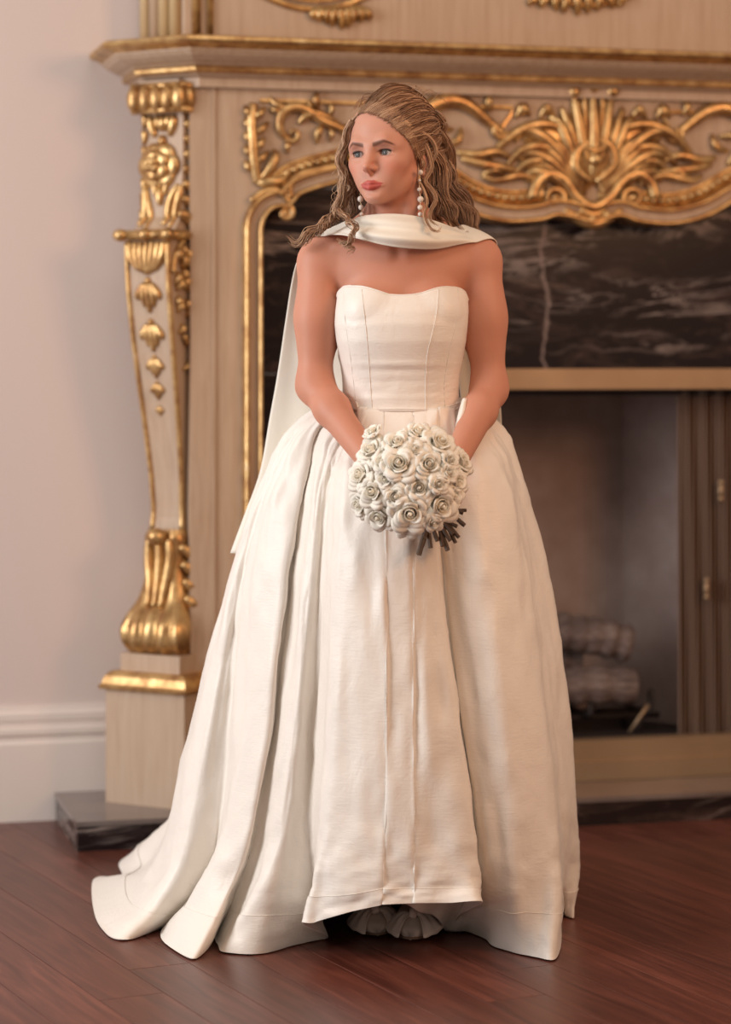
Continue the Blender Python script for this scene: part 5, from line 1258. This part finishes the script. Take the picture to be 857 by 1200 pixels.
ROSES = [(467.5, 542, 23), (438, 574, 20), (464, 578.5, 18), (490, 569, 17), (501, 543, 20), (514, 519, 22), (465, 518, 18), (490, 507, 17), (436, 527, 19), (449, 540, 15), (424, 556, 20), (423, 590, 18), (445, 603, 19), (480, 597, 25), (515, 589, 24), (510, 565, 13), (522, 553, 12), (541, 541, 17), (523, 540, 12), (477, 614, 16), (535, 563, 15), (485, 526, 15), (530, 578, 15), (452, 560, 14), (505, 606, 13), (440, 510, 12)]
used = [False] * 3; RD = .109
for i, (px, py, rp) in enumerate(ROSES):
    var = i % 3; core, pets = protos[var]
    q = W(px, py, BC[1]); dx, dz_ = q[0] - BC[0], q[2] - BC[2]; rr = min(math.hypot(dx, dz_), RD * .97)
    hgt = math.sqrt(RD ** 2 - rr ** 2) * .80
    rs = rp * .93 * BC[1] / FPX; n_ = np.array([dx, -hgt * 1.25 - .035, dz_ + .012]); n_ /= np.linalg.norm(n_)
    sc = rs / .0310
    pos = np.array([dx, -hgt, dz_]) - n_ * .016 * sc
    if rp < 14: pos += n_ * .010
    if not used[var]: o = core; ps = pets; used[var] = True
    else:
        o = core.copy(); C.objects.link(o); ps = []
        for p in pets: c = p.copy(); C.objects.link(c); c.parent = o; ps.append(c)
    o.parent = bq; o.location = pos; o.scale = (sc, sc, sc * 1.0)
    o.rotation_mode = 'QUATERNION'; o.rotation_quaternion = Vector(n_).to_track_quat('Z', 'Y') @ Matrix.Rotation(i * 2.1, 4, 'Z').to_quaternion()
# stems: from the dome through the grip, splayed at their cut ends
ends = [(491, 650, 4.655, 3.4), (498, 630, 4.66, 2.6), (505, 642, 4.66, 2.5), (513, 634, 4.665, 2.6), (519, 640, 4.662, 2.6), (525, 645, 4.665, 2.8), (528, 634, 4.668, 2.4), (534, 636, 4.672, 2.5), (531, 626, 4.672, 2.5), (538, 630, 4.675, 2.3), (536, 617, 4.678, 2.4), (545, 616, 4.682, 2.6), (543, 601, 4.686, 2.6), (547, 598, 4.69, 2.2), (516, 624, 4.68, 2.4), (508, 620, 4.685, 2.4), (524, 620, 4.69, 2.4), (530, 608, 4.69, 2.3)]
r = random.Random(9)
for x, y, Y, w in ends:
    e = W(x, y, Y); gp = BP_ + np.array([r.uniform(-.014, .014), r.uniform(-.012, .012), r.uniform(-.012, .012)]) + (e - BP_) * .10
    s0 = BC + np.array([(x - 515) * -.0006, -.02 + r.uniform(-.01, .02), r.uniform(-.02, .02)])
    P = cr([s0, gp, e], 7) - BC; rad = w * 4.67 / FPX
    v_, f_ = tube(P, [rad * (1 + .10 * math.sin(i * 1.7 + x)) for i in range(len(P))], 8); so_ = mesh_obj('stem', v_, f_[:-1], MT['stem'], bq)
    dd = (P[-1] - P[-2]) / np.linalg.norm(P[-1] - P[-2]); k = len(P) - 1
    mesh_obj('cut_end', [v_[k * 8 + j] for j in range(8)], [tuple(range(8))], MT['stemcut'], so_, False)
# a little foliage between the blooms
MT['leaf'] = mat('rose_leaf', (0.16, 0.17, 0.075), .5)
for i, (x, y, a) in enumerate(((446, 556, .5), (441, 590, 2.2), (502, 555, 1.2), (478, 556, 3.5), (455, 520, 4.0), (500, 585, 5.0))):
    c = W(x, y, BC[1]); rr = math.hypot(c[0] - BC[0], c[2] - BC[2]); c[1] -= math.sqrt(max(0, RD ** 2 - rr ** 2)) * .80 - .012; v = []
    for p in range(7):
        t = p / 6; wd = .010 * math.sin(math.pi * t) ** .8
        for s in (-1, 0, 1): v.append(c - BC + np.array([math.cos(a) * (t - .5) * .03 - math.sin(a) * wd * s, .002 * abs(s), math.sin(a) * (t - .5) * .03 + math.cos(a) * wd * s]))
    mesh_obj('leaf', v, grid_faces(7, 3), MT['leaf'], bq)
